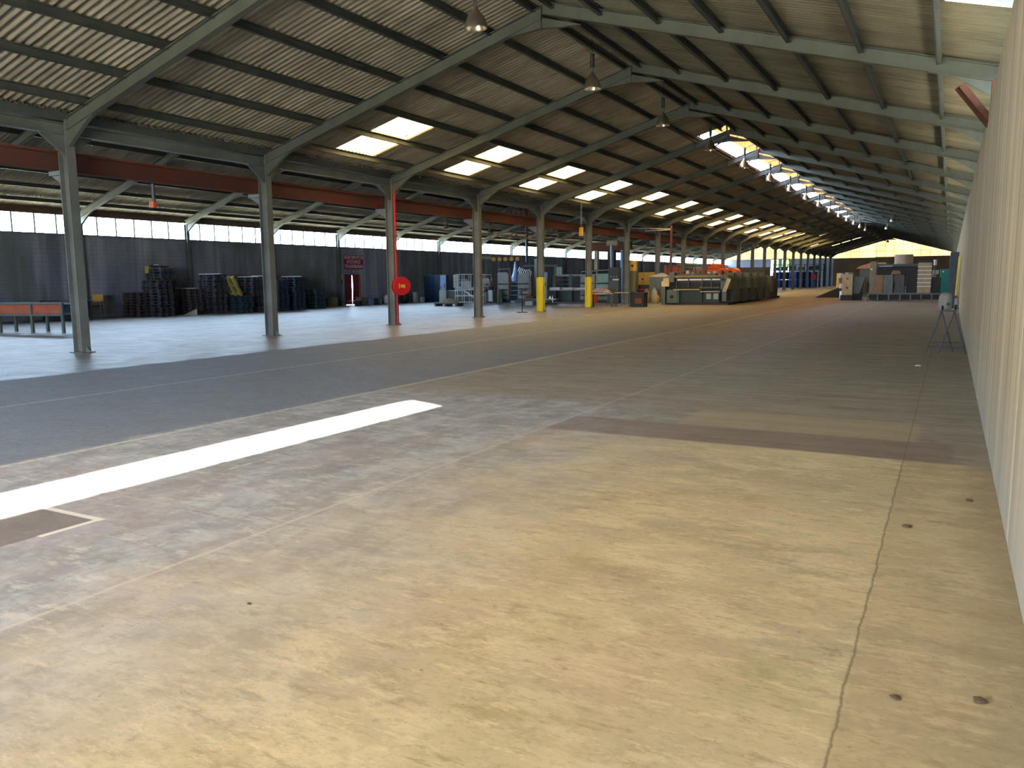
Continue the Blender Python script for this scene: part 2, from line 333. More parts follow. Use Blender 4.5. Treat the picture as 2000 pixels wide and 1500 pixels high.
tag(corr('ceiling', AL, ROOF, YN, YE), 'corrugated roof sheets above the window strip of the side aisle', 'ceiling', kind='structure')
tag(corr('ceiling', AR, ROOF, YN, YE), 'corrugated roof sheets of the side aisle slope falling to the column row', 'ceiling', kind='structure')
struct('trim_1', MB().prism([(RN-.3, zs(RN-.3)+.05), (RN, zs(RN)+.06), (RN+.3, zs(RN+.3)+.05), (RN, zs(RN)+.1)], 'y', YN, MON0), ROOF, 'ridge capping over the near part of the nave')
struct('trim_2', MB().prism([(RN-.3, zs(RN-.3)+.05), (RN, zs(RN)+.06), (RN+.3, zs(RN+.3)+.05), (RN, zs(RN)+.1)], 'y', MON1, YE), ROOF, 'ridge capping over the far part of the nave')
struct('trim_3', MB().prism([(RA-.3, zs(RA-.3)+.05), (RA, zs(RA)+.06), (RA+.3, zs(RA+.3)+.05), (RA, zs(RA)+.1)], 'y', YN, YE), ROOF, 'ridge capping over the side aisle')
s0 = MB()
for i in range(6): y = SLOT0+(SLOT1-SLOT0)*i/5; s0.bar((RN, y, zs(RN)-.03), (RN+1.05, y, zs(RN+1.05)-.03), .03, .03)
struct('trim_4', s0, STEEL, 'cross bars of the open roof slot beside the ridge')
for i, y in enumerate(sky_y):
    n = 1.8 if i < 12 else 1.4
    t = thing('skylight', 'glowing two-tier translucent roof panel, %s from the camera along the slope above the columns' % ORD[i], 'skylight', (0, 0, 0), 0, 'translucent skylights on the nave slope')
    for j in (4, 5):
        xa, xb = SL[j]; o = corr('sheet', [(xa-.0, xb+(.02 if j == 5 else 0))], SKYL, y-.03, y+n+.03, per=7, off=.004); o.parent = t
for i, y in enumerate(back_y):
    t = thing('skylight', 'unseen translucent panel added overhead for light, %s, out of the picture' % ['beside the camera', 'behind the camera'][i], 'skylight')
    for j in (3, 4): o = corr('sheet', [strSR[j]], SKYL, y-.03, y+1.93, off=.004); o.parent = t
for i, (j, a, b) in enumerate(extra):
    o = corr('skylight', [SL[j]], SKYL, a-.02, b+.02, off=.004)
    tag(o, ['small bright strip in the roof near the far gable, middle piece', 'small bright strip in the roof near the far gable, lowest piece', 'small bright strip in the roof near the far gable, topmost piece', 'small far skylight low on the slope just above the column row', 'small lone far skylight high on the slope beyond the long row'][i], 'skylight', 'small far skylights', 'thing')
o = corr('skylight', [strSR[7]], trans_mat('milky_sheet', (84, 86, 80), (60, 64, 58), 3.), FY[0]-4.5, FY[0]+2.6, off=.004)
tag(o, 'milky translucent roof sheet at the eave beside the near end of the concrete wall', 'skylight', kind='thing')

# ridge monitor: raised cap above an open strip -------------------------------
RISE = .68
mon = thing('roof_monitor', 'raised orange lit ridge cap over the bright open strip along the ridge', 'roof vent', (0, 0, 0))
for k in range(4, 15):
    ya = max(MON0, FY[k]-.6); yb = min(MON1, FY[k]+BAY-.6)
    m = MB(); z0, z1, z2 = zs(RN+.9)+.1, zs(RN)+RISE, zs(RN)+RISE-.1
    m.prism([(RN+.9, z0), (RN+.9, z0+.03), (RN-.15, z1+.03), (RN-1.75, z2+.02), (RN-1.75, z2-.02), (RN-.15, z1)], 'y', ya+.03, yb-.03)
    m.build('cap_sheet', CAP, mon)
for ye in (MON0, MON1-.03):
    MB().prism([(RN+.9, zs(RN+.9)), (RN+.9, zs(RN+.9)+.1), (RN-.15, zs(RN)+RISE), (RN-1.75, zs(RN)+RISE-.1), (RN-1.75, zs(RN-1.75)), (RN, zs(RN))], 'y', ye, ye+.03).build('end_plate', PURLIN, mon)
struct('trim_5', MB().b(RN-1.5, RN-1.42, MON0, MON1, zs(RN-1.45)-.04, zs(RN-1.45)+.12), PURLIN, 'kerb along the lower edge of the ridge opening')
for k in range(4, 15):
    y = FY[k]+.02; m = MB(); z = zs(RN)
    m.bar((RN-1.35, y, zs(RN-1.35)-.1), (RN-1.05, y, z+RISE-.1), .05); m.bar((RN-1.05, y, z+RISE-.08), (RN-.1, y, z+RISE-.02), .05)
    m.bar((RN-.12, y, z-.12), (RN-.12, y, z+RISE), .05); m.bar((RN-1.3, y, zs(RN-1.3)+.12), (RN-.1, y, z+.1), .045)
    m.bar((RN-.1, y, z+RISE-.02), (RN+.88, y, zs(RN+.88)+.11), .05)
    m.build('bracket', STEEL, mon)
    m = MB(); yb = y-.2; za = zs(RN-1.3)-.5; zb = zs(RN)-.32
    m.bar((RN-1.5, yb, za-.08), (RN-.05, yb, zb), .06).bar((RN-.75, yb, za-.12), (RN-.05, yb, zb-.24), .05).bar((RN-.05, yb, zb+.25), (RN-.05, yb, zb-.26), .06).bar((RN-.75, yb, za-.15), (RN-.75, yb, zs(RN-.75)-.15), .05).bar((RN-1.5, yb, za-.1), (RN-1.5, yb, zs(RN-1.5)-.15), .05)
    m.build('hanger_frame', GREYD, mon)

# frames: columns and rafters --------------------------------------------------
def haunch(m, x0, z0, sx, y, L=1.0, D=.38):
    """curved gusset under the rafter leaving a column at x0"""
    pts = [(x0, z0)]; zt = lambda x: z0+MS*abs(x-x0)
    for i in range(7):
        a = i/6; x = x0+sx*L*a; pts.append((x, z0-D*(1-a)**1.8+MS*abs(x-x0)*a**.6*1.0 if a < 1 else zt(x)))
    m.prism(pts, 'y', y-.05, y+.05)
ZB = ZE-.20-.28                                # rafter underside at the eaves
def rafter_pair(y, x0, xr, x1, name, label, group, drop=0.):
    t = thing(name, label, 'roof beam', (0, y, 0), 0, group)
    zt = lambda d: ZE-.20-.14+MS*d
    MB().ib((x0, 0, zt(0)-drop), (xr, 0, zt(xr-x0)), .16, .28).build('beam', RAFT, t)
    MB().ib((xr, 0, zt(x1-xr)), (x1, 0, zt(0)), .16, .28).build('beam', RAFT, t)
    m = MB(); haunch(m, x0+.1, ZB+.02-drop, 1, 0); m.build('haunch', RAFT, t); m = MB(); haunch(m, x1-.1, ZB+.02, -1, 0); m.build('haunch', RAFT, t)
    zr = zt(xr-x0)-.12; g = MB(); g.prism([(xr-1.0, zr-.28), (xr-.55, zr-.27), (xr, zr-.22), (xr+.55, zr-.27), (xr+1.0, zr-.28), (xr, zr+.02)], 'y', -.05, .05)
    g.b(xr-.015, xr+.015, -.08, .08, zr-.22, zr+.26); g.build('ridge_plate', RAFT, t)
for k in range(-2, NF):
    y = B0+BAY*k; nm = ORD[k] if k >= 0 else None
    rafter_pair(y, XV, RN, XR+.45, 'roof_rafter', 'grey green steel rafter pair over the nave, %s' % (('at the %s column from the camera' % nm) if nm else ['overhead behind the camera by two bays', 'just out of view before the first column'][k+2]), 'nave roof rafters')
    if k > -2: rafter_pair(y, XL+.1, RA, XV, 'roof_rafter', 'pale steel rafter pair over the side aisle, %s' % (('at the %s column from the camera' % nm) if nm else 'before the first column'), 'aisle roof rafters', ZE-ZA)
# columns
def column_meshes():
    m = MB(); hx = .16
    m.b(-hx, -hx+.018, -.11, .11, 0, ZE-.20); m.b(hx-.018, hx, -.11, .11, 0, ZE-.20); m.b(-hx+.018, hx-.018, -.008, .008, 0, ZE-.20)
    return m
for k in range(NF):
    y = FY[k]; ex = {0: ', nearest the camera', 1: ', just beyond the nearest one', 2: ', carrying the red pipe and hose reel', 4: ', with a yellow painted foot', 5: ', with a yellow painted foot'}.get(k, '')
    t = thing('steel_column', '%s steel column of the row from the camera%s' % (ORD[k], ex), 'column', (XV, y, 0), 0, 'row of steel columns')
    column_meshes().build('shaft', STEEL, t)
    b = MB(); b.b(-.24, .24, -.17, .17, 0, .02); b.prism([(.16, .02), (.34, .02), (.16, .16)], 'y', -.01, .01); b.build('base_plate', STEEL, t)
    g = MB()
    for s_ in (1, -1): g.prism([(s_*.02, 4.5), (s_*.02, 4.97), (s_*.62, 4.97), (s_*.58, 4.92)], 'x', -.04, .04)
    g.build('knee_brace', STEEL, t)
    if k in (4, 5):
        q = MB(); q.b(-.172, -.14, -.12, .12, 0.02, 1.72); q.b(.14, .172, -.12, .12, .02, 1.72); q.b(-.14, .14, -.02, .02, .02, 1.72); o = q.build('painted_foot', YEL, t); o['label'] = 'bright yellow painted lower part'
    if k < 12:
        q = MB(); q.b(-.62, -.16, -.08, .08, 4.1, 4.2); q.prism([(-.62, 4.1), (-.16, 4.1), (-.16, 3.85)], 'y', -.01, .01); q.build('crane_bracket', STEEL, t)
for k in range(1, NF):   # slim columns behind the concrete wall
    t = tag(MB().ib((XR+.55, FY[k], 3.8), (XR+.55, FY[k], ZE-.2), .2, .24, .02, (1, 0, 0)).build('wall_column', STEEL), 'dark steel stub above the concrete wall at the %s column line' % ORD[k], 'column', 'steel stubs above the concrete wall', 'thing')
for k in range(0, NF):   # window posts of the left wall
    m = MB(); m.ib((XL+.12, FY[k], 0), (XL+.12, FY[k], ZA-.4), .18, .2, .02, (1, 0, 0))
    tag(m.build('wall_post', STEEL), 'steel post on the dark side wall dividing the window strip, %s from the camera' % ORD[k], 'post', 'posts along the window strip', 'thing')
# purlins
def cpur(x, y0, y1, m=None):
    z = zs(x)-.035; m = m or MB(); m.b(x-.008, x+.008, y0, y1, z-.175, z); m.b(x, x+.08, y0, y1, z-.012, z); m.b(x, x+.08, y0, y1, z-.175, z-.163); return m
for nm, xr, sg, a in (('nave slope above the columns', RN, -1, 7), ('nave slope above the concrete wall', RN, 1, 0), ('aisle slope above the window strip', RA, -1, 0), ('aisle slope above the columns', RA, 1, 0)):
    for i, o_ in enumerate(PO):
        pm = cpur(xr+sg*o_, YN+.1, YE-.1)
        if i == 0 and a == 7:
            tag(cpur(xr+sg*o_, MON1, YE-.1).build('roof_purlin', PURLIN), 'long dark purlin beside the ridge beyond the open strip, nave slope above the columns', 'roof purlin', 'roof purlins', 'thing'); pm = cpur(xr+sg*o_, YN+.1, MON0)
        tag(pm.build('roof_purlin', PURLIN), 'long dark purlin, %s down from the ridge, %s' % (ORD[i], nm), 'roof purlin', 'roof purlins', 'thing')
# valley girder and gutter
g = MB()
g.ib((XV, FY[0]-BAY*3, 5.1), (XV, YE-.1, 5.1), .2, .25, .02); tag(g.build('valley_girder', STEEL), 'long grey steel girder joining the column tops', 'girder', kind='thing')
tag(MB().prism([(XV-.2, 5.44), (XV-.14, 5.26), (XV+.14, 5.26), (XV+.2, 5.44), (XV+.18, 5.44), (XV+.13, 5.28), (XV-.13, 5.28), (XV-.18, 5.44)], 'y', YN+.1, YE-.1).build('valley_gutter', PURLIN), 'dark box gutter running above the column row', 'gutter', kind='thing')
# crane girder
cg = thing('crane_girder', 'rust red crane girder running behind the near columns', 'girder', (-18.36, 0, 0))
MB().ib((0, -6.6, 4.42), (0, 80, 4.42), .22, .42, .025).build('beam', RED, cg)
MB().b(-.03, .03, -6.6, 80, 4.63, 4.68).build('rail', RUST, cg)
# pendants
t = thing('crane_pendant', 'small orange control box hanging on a rod below the red girder', 'crane control', (-18.55, 14.2, 0))
MB().tube([(0, 0, 4.2), (0, 0, 3.72)], .012).build('rod', RUST, t); MB().b(.03, .1, -.02, .03, 3.72, 4.2).build('cable_strip', GREYD, t)
MB().b(-.08, .1, -.05, .05, 3.58, 3.74).build('box', ORANGE, t, .008)
t = thing('crane_pendant', 'yellow control box hanging on thin wires between the fifth and sixth columns', 'crane control', (-17.01, 38.6, 0))
MB().b(-.09, .09, -.08, .08, 3.83, 4.27).build('box', YELW, t, .01); MB().tube([(-.025, 0, 4.27), (-.025, 0, 5.55)], .008).tube([(.03, 0, 4.27), (.03, 0, 5.55)], .008).build('wire', CHROME, t)

# walls -----------------------------------------------------------------------
def wall_left_mat():
    t = NT('stained_block_wall'); sx = t.n('ShaderNodeSeparateXYZ'); t.L(t.tc, sx.inputs[0])
    c = t.mix(t.ramp(t.noise(.9, (1, 1, .25), 5), .35, .65), rgb(146, 152, 168), rgb(112, 118, 132))
    c = t.mix(t.ramp(t.noise(.8, (1, 1.6, .08), 5, .6, (3, 1, 1)), .52, .68, 0, .8), c, rgb(178, 178, 190))
    c = t.mix(t.ramp(t.noise(.35, (1, 1, .5), 3, .5, (9, 1, 1)), .5, .62, 0, .55), c, rgb(98, 106, 92))
    k = t.math('LESS_THAN', t.math('FRACT', t.math('DIVIDE', sx.outputs[2], .2)), .1)
    c = t.mix(t.math('MULTIPLY', k, .3), c, rgb(84, 84, 90)); t.L(c, t.b.inputs['Base Color']); t.b.inputs['Roughness'].default_value = .95
    t.bump(t.noise(8, (1, 1, 3), 5), .4, .03); return t.m
HB, HT = 3.87, 4.83
struct('wall_left', MB().b(XL-.2, XL, YN, 42.35, 0, HB).b(XL-.2, XL, 43.95, YE, 0, HB).b(XL-.2, XL, 42.35, 43.95, 2.08, HB), wall_left_mat(), 'dark stained masonry side wall under the window strip')
struct('trim_6', MB().b(XL-.2, XL-.02, YN, YE, HT, ZA-.03), mat('brown_header', (84, 66, 54), .8), 'brown stained header beam above the window strip')
struct('trim_7', MB().b(XL-.22, XL+.03, YN, YE, HB, HB+.04), CONC, 'sill along the top of the dark side wall')
allb = [YN]+[y for y in ALLY if y > YN+1]+[YE]
for i in range(len(allb)-1):
    a, b = allb[i], allb[i+1]
    fr = MB(); fr.b(XL-.12, XL-.06, a, b, HT-.04, HT); fr.b(XL-.12, XL-.06, a, b, HB+.04, HB+.07)
    n = 6
    for j in range(1, n): yy = a+(b-a)*j/n; fr.b(XL-.12, XL-.06, yy-.03, yy+.03, HB+.07, HT-.04)
    o = struct('window_%d' % (i+1), fr, GREYD, 'window bay of the bright strip, %s bay along the dark wall' % ORD[i])
    MB().b(XL-.094, XL-.088, a, b, HB+.06, HT-.03).build('window_pane', GLASS, o)
# right concrete wall
def wall_right_mat():
    t = NT('precast_concrete'); c = t.mix(t.ramp(t.noise(1.0, (1, 1, .2), 4), .35, .65), rgb(172, 156, 124), rgb(150, 134, 106))
    c = t.mix(t.ramp(t.noise(2.2, (1, 2.2, .03), 5, .6, (3, 1, 1)), .5, .62, 0, .6), c, rgb(104, 88, 64))
    c = t.mix(t.ramp(t.noise(2.8, (1, 2.2, .03), 4, .6, (8, 3, 1)), .56, .68, 0, .7), c, rgb(184, 170, 140))
    sx = t.n('ShaderNodeSeparateXYZ'); t.L(t.tc, sx.inputs[0]); c = t.mix(t.ramp(sx.outputs[2], 0, .9, .5, 0), c, rgb(146, 148, 142))
    t.L(c, t.b.inputs['Base Color']); t.b.inputs['Roughness'].default_value = .85; t.bump(t.noise(3, (1, 3, .05), 5), .5, .02); return t.m
m = MB(); yy = [YN]+[y for y in ALLY if y > YN+1]+[YE]; yy = [YN, -1.4, 5.46, 12.3]+[12.3+6.0*i for i in range(1, 22)]+[YE]
for i in range(len(yy)-1):
    m.b(XR, XR+.14, yy[i]+.018, yy[i+1]-.018, 0, 4.17)
struct('wall_right', m, wall_right_mat(), 'tall tan precast concrete wall panels with dark upright joints')
struct('trim_8', MB().b(XR+.1, XR+.13, YN, YE, 0, 4.12), GREYD, 'dark backing behind the concrete panel joints')
struct('wall_right_upper', MB().b(XR+.7, XR+.75, FY[1]+.2, YE, 3.9, zs(XR)-.05), RUST, 'dark rusty cladding above the concrete wall', 'wall')
struct('trim_9', MB().b(XR+.42, XR+.5, YN, FY[1]+.2, zs(XR+.5)-.16, zs(XR+.5)-.04), RUST, 'rust brown eave strip above the gap at the near end')
o = struct('window_40', MB().b(XR+.6, XR+.63, YN, FY[1]+.2, 4.1, 4.14).b(XR+.6, XR+.63, YN, FY[1]+.2, 5.1, 5.14), GREYD, 'glazed gap between the concrete wall top and the roof at the near end')
MB().b(XR+.61, XR+.615, YN, FY[1]+.2, 4.14, 5.1).build('window_pane', DGLASS, o)
# gables
GW = mat('gable_render_brown', (126, 104, 74), .9, 0, .25, .5); GWL = mat('gable_render_pale', (170, 176, 190), .9, 0, .2, .5)
struct('wall_far', MB().b(RN-2.6, XR, YE, YE+.2, 0, 4.8).b(XV, RN-2.6, YE-.05, YE+.2, 0, 4.7), GW, 'brown lower far end wall of the nave')
struct('wall_far_aisle', MB().b(XL, -28.4, YE, YE+.2, 0, 4.8).b(-27.05, -26.45, YE, YE+.2, 0, 4.8).b(-25.3, XV, YE, YE+.2, 0, 4.8), GWL, 'pale lower far end wall of the side aisle', 'wall')
wn = 41
for (xa, xr, xb, y, lab) in ((XV, RN, XR+.4, YE+.1, 'glowing cream gable glazing at the far end of the nave'), (XL, RA, XV, YE+.1, 'glowing cream gable glazing at the far end of the side aisle'), (XV, RN, XR+.4, YN-.1, 'translucent gable glazing behind the camera over the nave'), (XL, RA, XV, YN-.1, 'translucent gable glazing behind the camera over the side aisle')):
    zt = zs(xr)-.05; ze = 5.4; z0 = 4.68 if y > 0 else 4.5
    fr = MB(); n = 14
    for j in range(1, n): x = xa+(xb-xa)*j/n; fr.b(x-.025, x+.025, y-.06, y-.01, z0, min(zt, ze+MS*min(x-xa, xb-x))-.05)
    for z in (z0+.02, z0+1.1, z0+2.1):
        dx = max(0, (z-ze)/MS)+.1; fr.b(xa+dx, xb-dx, y-.05, y-.01, z-.025, z+.025)
    o = struct('window_%d' % wn, fr, RUST, lab); wn += 1
    MB().prism([(xa, z0), (xb, z0), (xb, ze), (xr, zt), (xa, ze-.3 if xa == XL else ze)], 'y', y, y+.01).build('window_pane', GABLE if y > 0 else GABLN, o)
struct('wall_near', MB().b(XV, -13.4, YN-.2, YN, 0, 4.5).b(-1, XR, YN-.2, YN, 0, 4.5).b(XL, XV, YN-.2, YN, 0, 4.5), GW, 'end wall behind the camera with a wide open doorway')
dr = struct('door_3', MB().b(-13.4, -13.3, YN-.15, YN+.02, 0, 4.5).b(-1.1, -1, YN-.15, YN+.02, 0, 4.5).b(-13.4, -1, YN-.15, YN+.02, 4.4, 4.5), STEEL, 'steel frame of the wide doorway behind the camera')
# red door in the dark wall (ajar)
o = struct('door_1', MB().b(XL-.1, XL+.03, 42.35, 42.42, 0, 2.08).b(XL-.1, XL+.03, 43.88, 43.95, 0, 2.08).b(XL-.1, XL+.03, 42.35, 43.95, 2.02, 2.08), REDD, 'dark red double door under the red sign, slightly bowed')
MB().b(XL-.04, XL, 42.43, 43.1, .02, 2.02).build('door_leaf', REDD, o); MB().prism([(43.14, .02), (43.87, .02), (43.87, 2.02), (43.2, 2.02), (43.24, 1.3)], 'x', XL-.04, XL).build('door_leaf', REDD, o)
MB().b(XL, XL+.05, 43.0, 43.04, .95, 1.1).build('door_handle', GREYD, o)
o = struct('door_2', MB().b(-28.5, -28.4, YE-.03, YE+.22, 0, 4.8).b(-25.3, -25.2, YE-.03, YE+.22, 0, 4.8).b(-28.4, -25.3, YE-.03, YE+.22, 4.76, 4.84), GREYD, 'tall open doorway in the far end wall of the side aisle')

# red sign with its words
sg = thing('wall_sign', 'red warning sign with three lines of white Greek capitals above the red door', 'sign', (XL+.03, 43.35, 0))
MB().b(-.03, 0, -.98, .98, 2.44, 3.38).build('board', mat('sign_red', (150, 24, 52), .5, 0, .1), sg)
def text(body, size, y, z, m, parent, name='lettering', wide=1.0):
    cu = bpy.data.curves.new(name, 'FONT'); cu.body = body; cu.size = size; cu.align_x = 'CENTER'; cu.align_y = 'CENTER'; cu.extrude = .004; cu.offset = .004
    o = bpy.data.objects.new(name, cu); C.objects.link(o); o.parent = parent; o.location = (.004, y, z); o.rotation_euler = (math.radians(90), 0, math.radians(90)); o.scale = (wide, 1, 1)
    cu.materials.append(m); bpy.context.view_layer.update(); me = bpy.data.meshes.new_from_object(o.evaluated_get(bpy.context.evaluated_depsgraph_get()))
    q = bpy.data.objects.new(name, me); C.objects.link(q); q.parent = parent; q.location = o.location; q.rotation_euler = o.rotation_euler; q.scale = o.scale
    if not me.materials: me.materials.append(m)
    bpy.data.objects.remove(o); return q
for s_, z, wd in (('ΑΠΑΓΟΡΕΥΕΤΑΙ', 3.22, .86), ('ΑΥΣΤΗΡΩΣ', 2.92, .9), ('ΤΟ ΚΑΠΝΙΣΜΑ', 2.62, .9)):
    text(s_, .3, 0, z, PAPER, sg, wide=wd)
t = thing('wall_plate', 'tiny white plate with two marks between the red sign and the door', 'sign', (XL+.02, 43.3, 0))
MB().b(-.02, 0, -.16, .16, 2.22, 2.38).build('board', GREYD, t); text('(||)', .16, 0, 2.3, PAPER, t)
t = thing('switch_box', 'small grey switch box on the dark wall beside the red door', 'switch box', (XL+.02, 41.9, 0))
MB().b(-.02, .08, -.22, .18, 1.78, 2.05).build('box', GREYW, t, .01); MB().b(-.02, .06, -.2, .16, 1.4, 1.7).build('socket', GREYD, t, .01); MB().tube([(0.02, -.1, 0), (0.02, -.1, 1.4)], .02).build('conduit', GREYD, t)
tag(MB().b(XL, XL+.04, 60.4, 62.2, 3.45, 3.68).build('wall_plate', WHITE), 'white rectangular plate high on the dark wall over the presses', 'sign', kind='thing')

# hose reel and red pipe on the third column
t = thing('red_pipe', 'red water pipe running up the side of the third column', 'pipe', (XV+.2, FY[2]-.02, 0))
MB().tube([(0, 0, 0), (0, 0, 5.0)], .04, 10).build('pipe', REDP, t); MB().b(-.07, .05, -.05, .05, 1.6, 1.66).b(-.07, .05, -.05, .05, 3.2, 3.26).build('clamp', GREYD, t)
t = thing('fire_hose_reel', 'round red fire hose reel on the third column', 'fire hose reel', (XV+.5, FY[2]-.16, 1.42), math.radians(58))
a_ = MB(); a_.cyl((0, -.1, 0), .33, .02, 'y', 28); a_.cyl((0, .12, 0), .33, .02, 'y', 28); a_.build('disc', REDP, t)
MB().lathe([(.14, -.08), (.26, -.07), (.29, .02), (.26, .11), (.14, .12)], (0, 0, 0), 24, 'y').build('hose', mat('red_hose', (170, 30, 30), .6), t)
MB().cyl((0, -.13, 0), .06, .03, 'y').b(-.12, -.09, -.125, -.1, -.08, .08).b(.06, .1, -.125, -.1, -.08, .06).build('hub', YELW, t)
MB().b(-.03, .03, .14, .3, -.04, .04).build('mount', REDP, t)

# lamps ------------------------------------------------------------------------
def lamp_proto(label, loc, sc, ztop, group):
    t = thing('pendant_lamp', label, 'lamp', loc, 0, group)
    prof = [(.045*sc, .42*sc), (.06*sc, .36*sc), (.10*sc, .31*sc), (.17*sc, .22*sc), (.215*sc, .1*sc), (.235*sc, .04*sc), (.235*sc, 0)]
    MB().lathe(prof, (0, 0, 0), 24, 'z', False).lathe([(r-.008, h) for r, h in prof], (0, 0, 0), 24, 'z', False).build('lamp_shade', ALU, t, smooth=True)
    MB().cyl((0, 0, .56*sc), .06*sc, .34*sc, 'z', 12).build('ballast_housing', DGREEN, t)
    MB().tube([(-.03*sc, 0, .4*sc), (-.03*sc, 0, .58*sc)], .01).tube([(.03*sc, 0, .4*sc), (.03*sc, 0, .58*sc)], .01).cyl((0, 0, .38*sc), .03*sc, .2*sc).build('neck', CHROME, t)
    MB().lathe([(.01, .3*sc), (.05*sc, .24*sc), (.07*sc, .14*sc), (.05*sc, .07*sc), (.01, .04*sc)], (0, 0, 0), 12).build('bulb', mat('milk_bulb', (220, 216, 206), .2), t, smooth=True)
    MB().tube([(0, 0, .9*sc), (0, 0, ztop)], .006, 5).tube([(0, 0, .9*sc), (-.4, -1.2, ztop-.02), (-.8, -3, ztop-.12)], .005, 5).build('cable', BLACK, t)
    return t
lp = None
for k in range(0, 21):
    y = FY[k]+3.02; lab = 'bell shaped metal pendant lamp under the nave ridge, %s from the camera' % ORD[k]
    zt = zs(RN)-6.68-.06
    if lp is None: lp = lamp_proto(lab, (RN, y, 6.68), 1.0, zt, 'pendant lamps under the nave ridge')
    else: dup(lp, lab, (RN, y, 6.68))
lq = None
for k in range(5, 17):
    y = FY[k]+5.5; lab = 'pale bell lamp hanging in the side aisle, %s from the camera' % ORD[k-5]
    if lq is None: lq = lamp_proto(lab, (-31, y, 5.15), 1.0, zs(-31)-5.2, 'pendant lamps in the side aisle')
    else: dup(lq, lab, (-31, y, 5.15))
for i, (x, y) in enumerate(((-5.8, 88.), (-4.6, 76.))):
    dup(lp, 'pendant lamp beyond the nave ridge, %s of the pair towards the concrete wall' % ('farther' if i == 0 else 'nearer'), (x, y, 6.2), 0, 'pair of lamps over the right machines')

# =============================================================== things on the floor
# pallets -----------------------------------------------------------------------
def pallet_mb():
    m = MB()
    for i in range(5): m.b(-.6, .6, -.4+i*.175, -.4+i*.175+.1, .122, .144)
    for x in (-.6, -.07, .46): m.b(x, x+.14, -.4, .4, .1, .122)
    for x in (-.6, -.07, .46):
        for y in (-.4, -.05, .3): m.b(x, x+.14, y, y+.1, .022, .1)
    for y in (-.4, -.05, .3): m.b(-.6, .6, y, y+.1, 0, .022)
    return m
PME = {}
for nm, mm in (('p', WOODP), ('b', WOODB), ('g', WOODG), ('y', WOODY), ('w', WOODW)):
    o = pallet_mb().build('pallet_source', mm); PME[nm] = o.data; bpy.data.objects.remove(o)
def pallet(kind, loc, label, group, rz=0., rx=0., ry=0.):
    o = bpy.data.objects.new('wooden_pallet', PME[kind]); C.objects.link(o); o.location = loc; o.rotation_euler = (rx, ry, rz); return tag(o, label, 'pallet', group)
def stack(x, y, n, kinds, desc, rz=math.radians(90), h=.146, lean=0.):
    for i in range(n):
        w_ = 'lowest' if i == 0 else ('topmost' if i == n-1 else ORD[i]+' up')
        pallet(kinds[i % len(kinds)], (x+random.uniform(-.03, .03)+lean*i, y+random.uniform(-.03, .03), i*h+.001), 'worn wooden pallet, %s in %s' % (w_, desc), 'pallets in '+desc, rz+random.uniform(-.03, .03))
S0 = math.radians(90)
stack(-35.2, 25.75, 8, 'p', 'low brown stack by the chair', 0)
stack(-34.2, 26.2, 12, 'pb', 'striped stack fronting the tallest', 0, lean=-.01)
stack(-34.95, 26.95, 16, 'ppb', 'tallest stack near the chair', 0)
stack(-34.9, 28.5, 9, 'pp', 'short stack with a board across', 0)
stack(-34.2, 29.5, 14, 'pb', 'stack holding the leaning yellow pallet', 0)
stack(-33.5, 30.6, 6, 'gb', 'low green stack under the leaning pallet', 0)
stack(-34.0, 31.9, 13, 'ppb', 'blue stack left of the second column', 0)
stack(-33.3, 33.1, 12, 'b', 'blue stack behind the second column', 0)
stack(-33.4, 34.5, 13, 'b', 'blue stack right of the second column', 0)
stack(-34.6, 35.4, 11, 'p', 'dark stack behind the blue ones', 0)
stack(-34.0, 36.9, 8, 'gb', 'last low stack before the red door', 0)
pallet('y', (-33.62, 30.2, 1.38), 'yellow pallet leaning steeply against the side of a tall stack', 'leaning pallet', math.radians(100), 0, math.radians(55))
tag(MB().b(-.95, .7, -.12, .12, 0, .04).build('loose_board', WOODW, loc=(-34.8, 28.4, 1.316)), 'pale loose board lying on the short pallet stack', 'board')
tag(MB().b(-.8, .8, -.1, .1, 0, .04).build('loose_board', WOODW, loc=(-34.2, 29.4, 2.046)), 'pale loose board on the stack with the leaning yellow pallet', 'board')
tag(MB().prism([(-.1, 0), (.9, 0), (.9, .32)], 'y', -.02, .02).build('loose_board', WOODW, loc=(-33.9, 27.4, 0)), 'triangular pale board standing at the foot of the short stack', 'board')
for i, (x, y, a) in enumerate(((-33.9, 31.7, .2), (-33.5, 32.3, -.5), (-33.2, 34.3, .1))):
    tag(MB().b(-.75, .75, -.06, .06, 0, .04).build('loose_board', WOODW, loc=(x, y, [1.9, 1.942, 1.9][i])), 'pale plank on top of the blue pallets, %s one' % ['left', 'middle', 'right'][i], 'board', 'planks on the blue pallets')
    bpy.context.view_layer.update()
t = thing('broken_crate', 'pale broken crate pieces on top of the tallest pallet stack', 'crate', (-34.95, 26.95, 2.365))
MB().b(-.45, .3, -.25, .25, 0, .03).b(-.45, -.42, -.25, .25, .03, .16).b(.27, .3, -.25, .25, .03, .12).build('frame', WOODP, t)
MB().b(-.5, -.25, -.52, -.48, -.25, .1).b(-.5, -.25, -.5, -.25, .0, .03).build('flap', WOODY, t); MB().bar((.2, -.2, .03), (.6, -.35, -.12), .03).bar((-.2, -.2, .15), (.15, -.2, .17), .03).build('stick', WOODW, t)

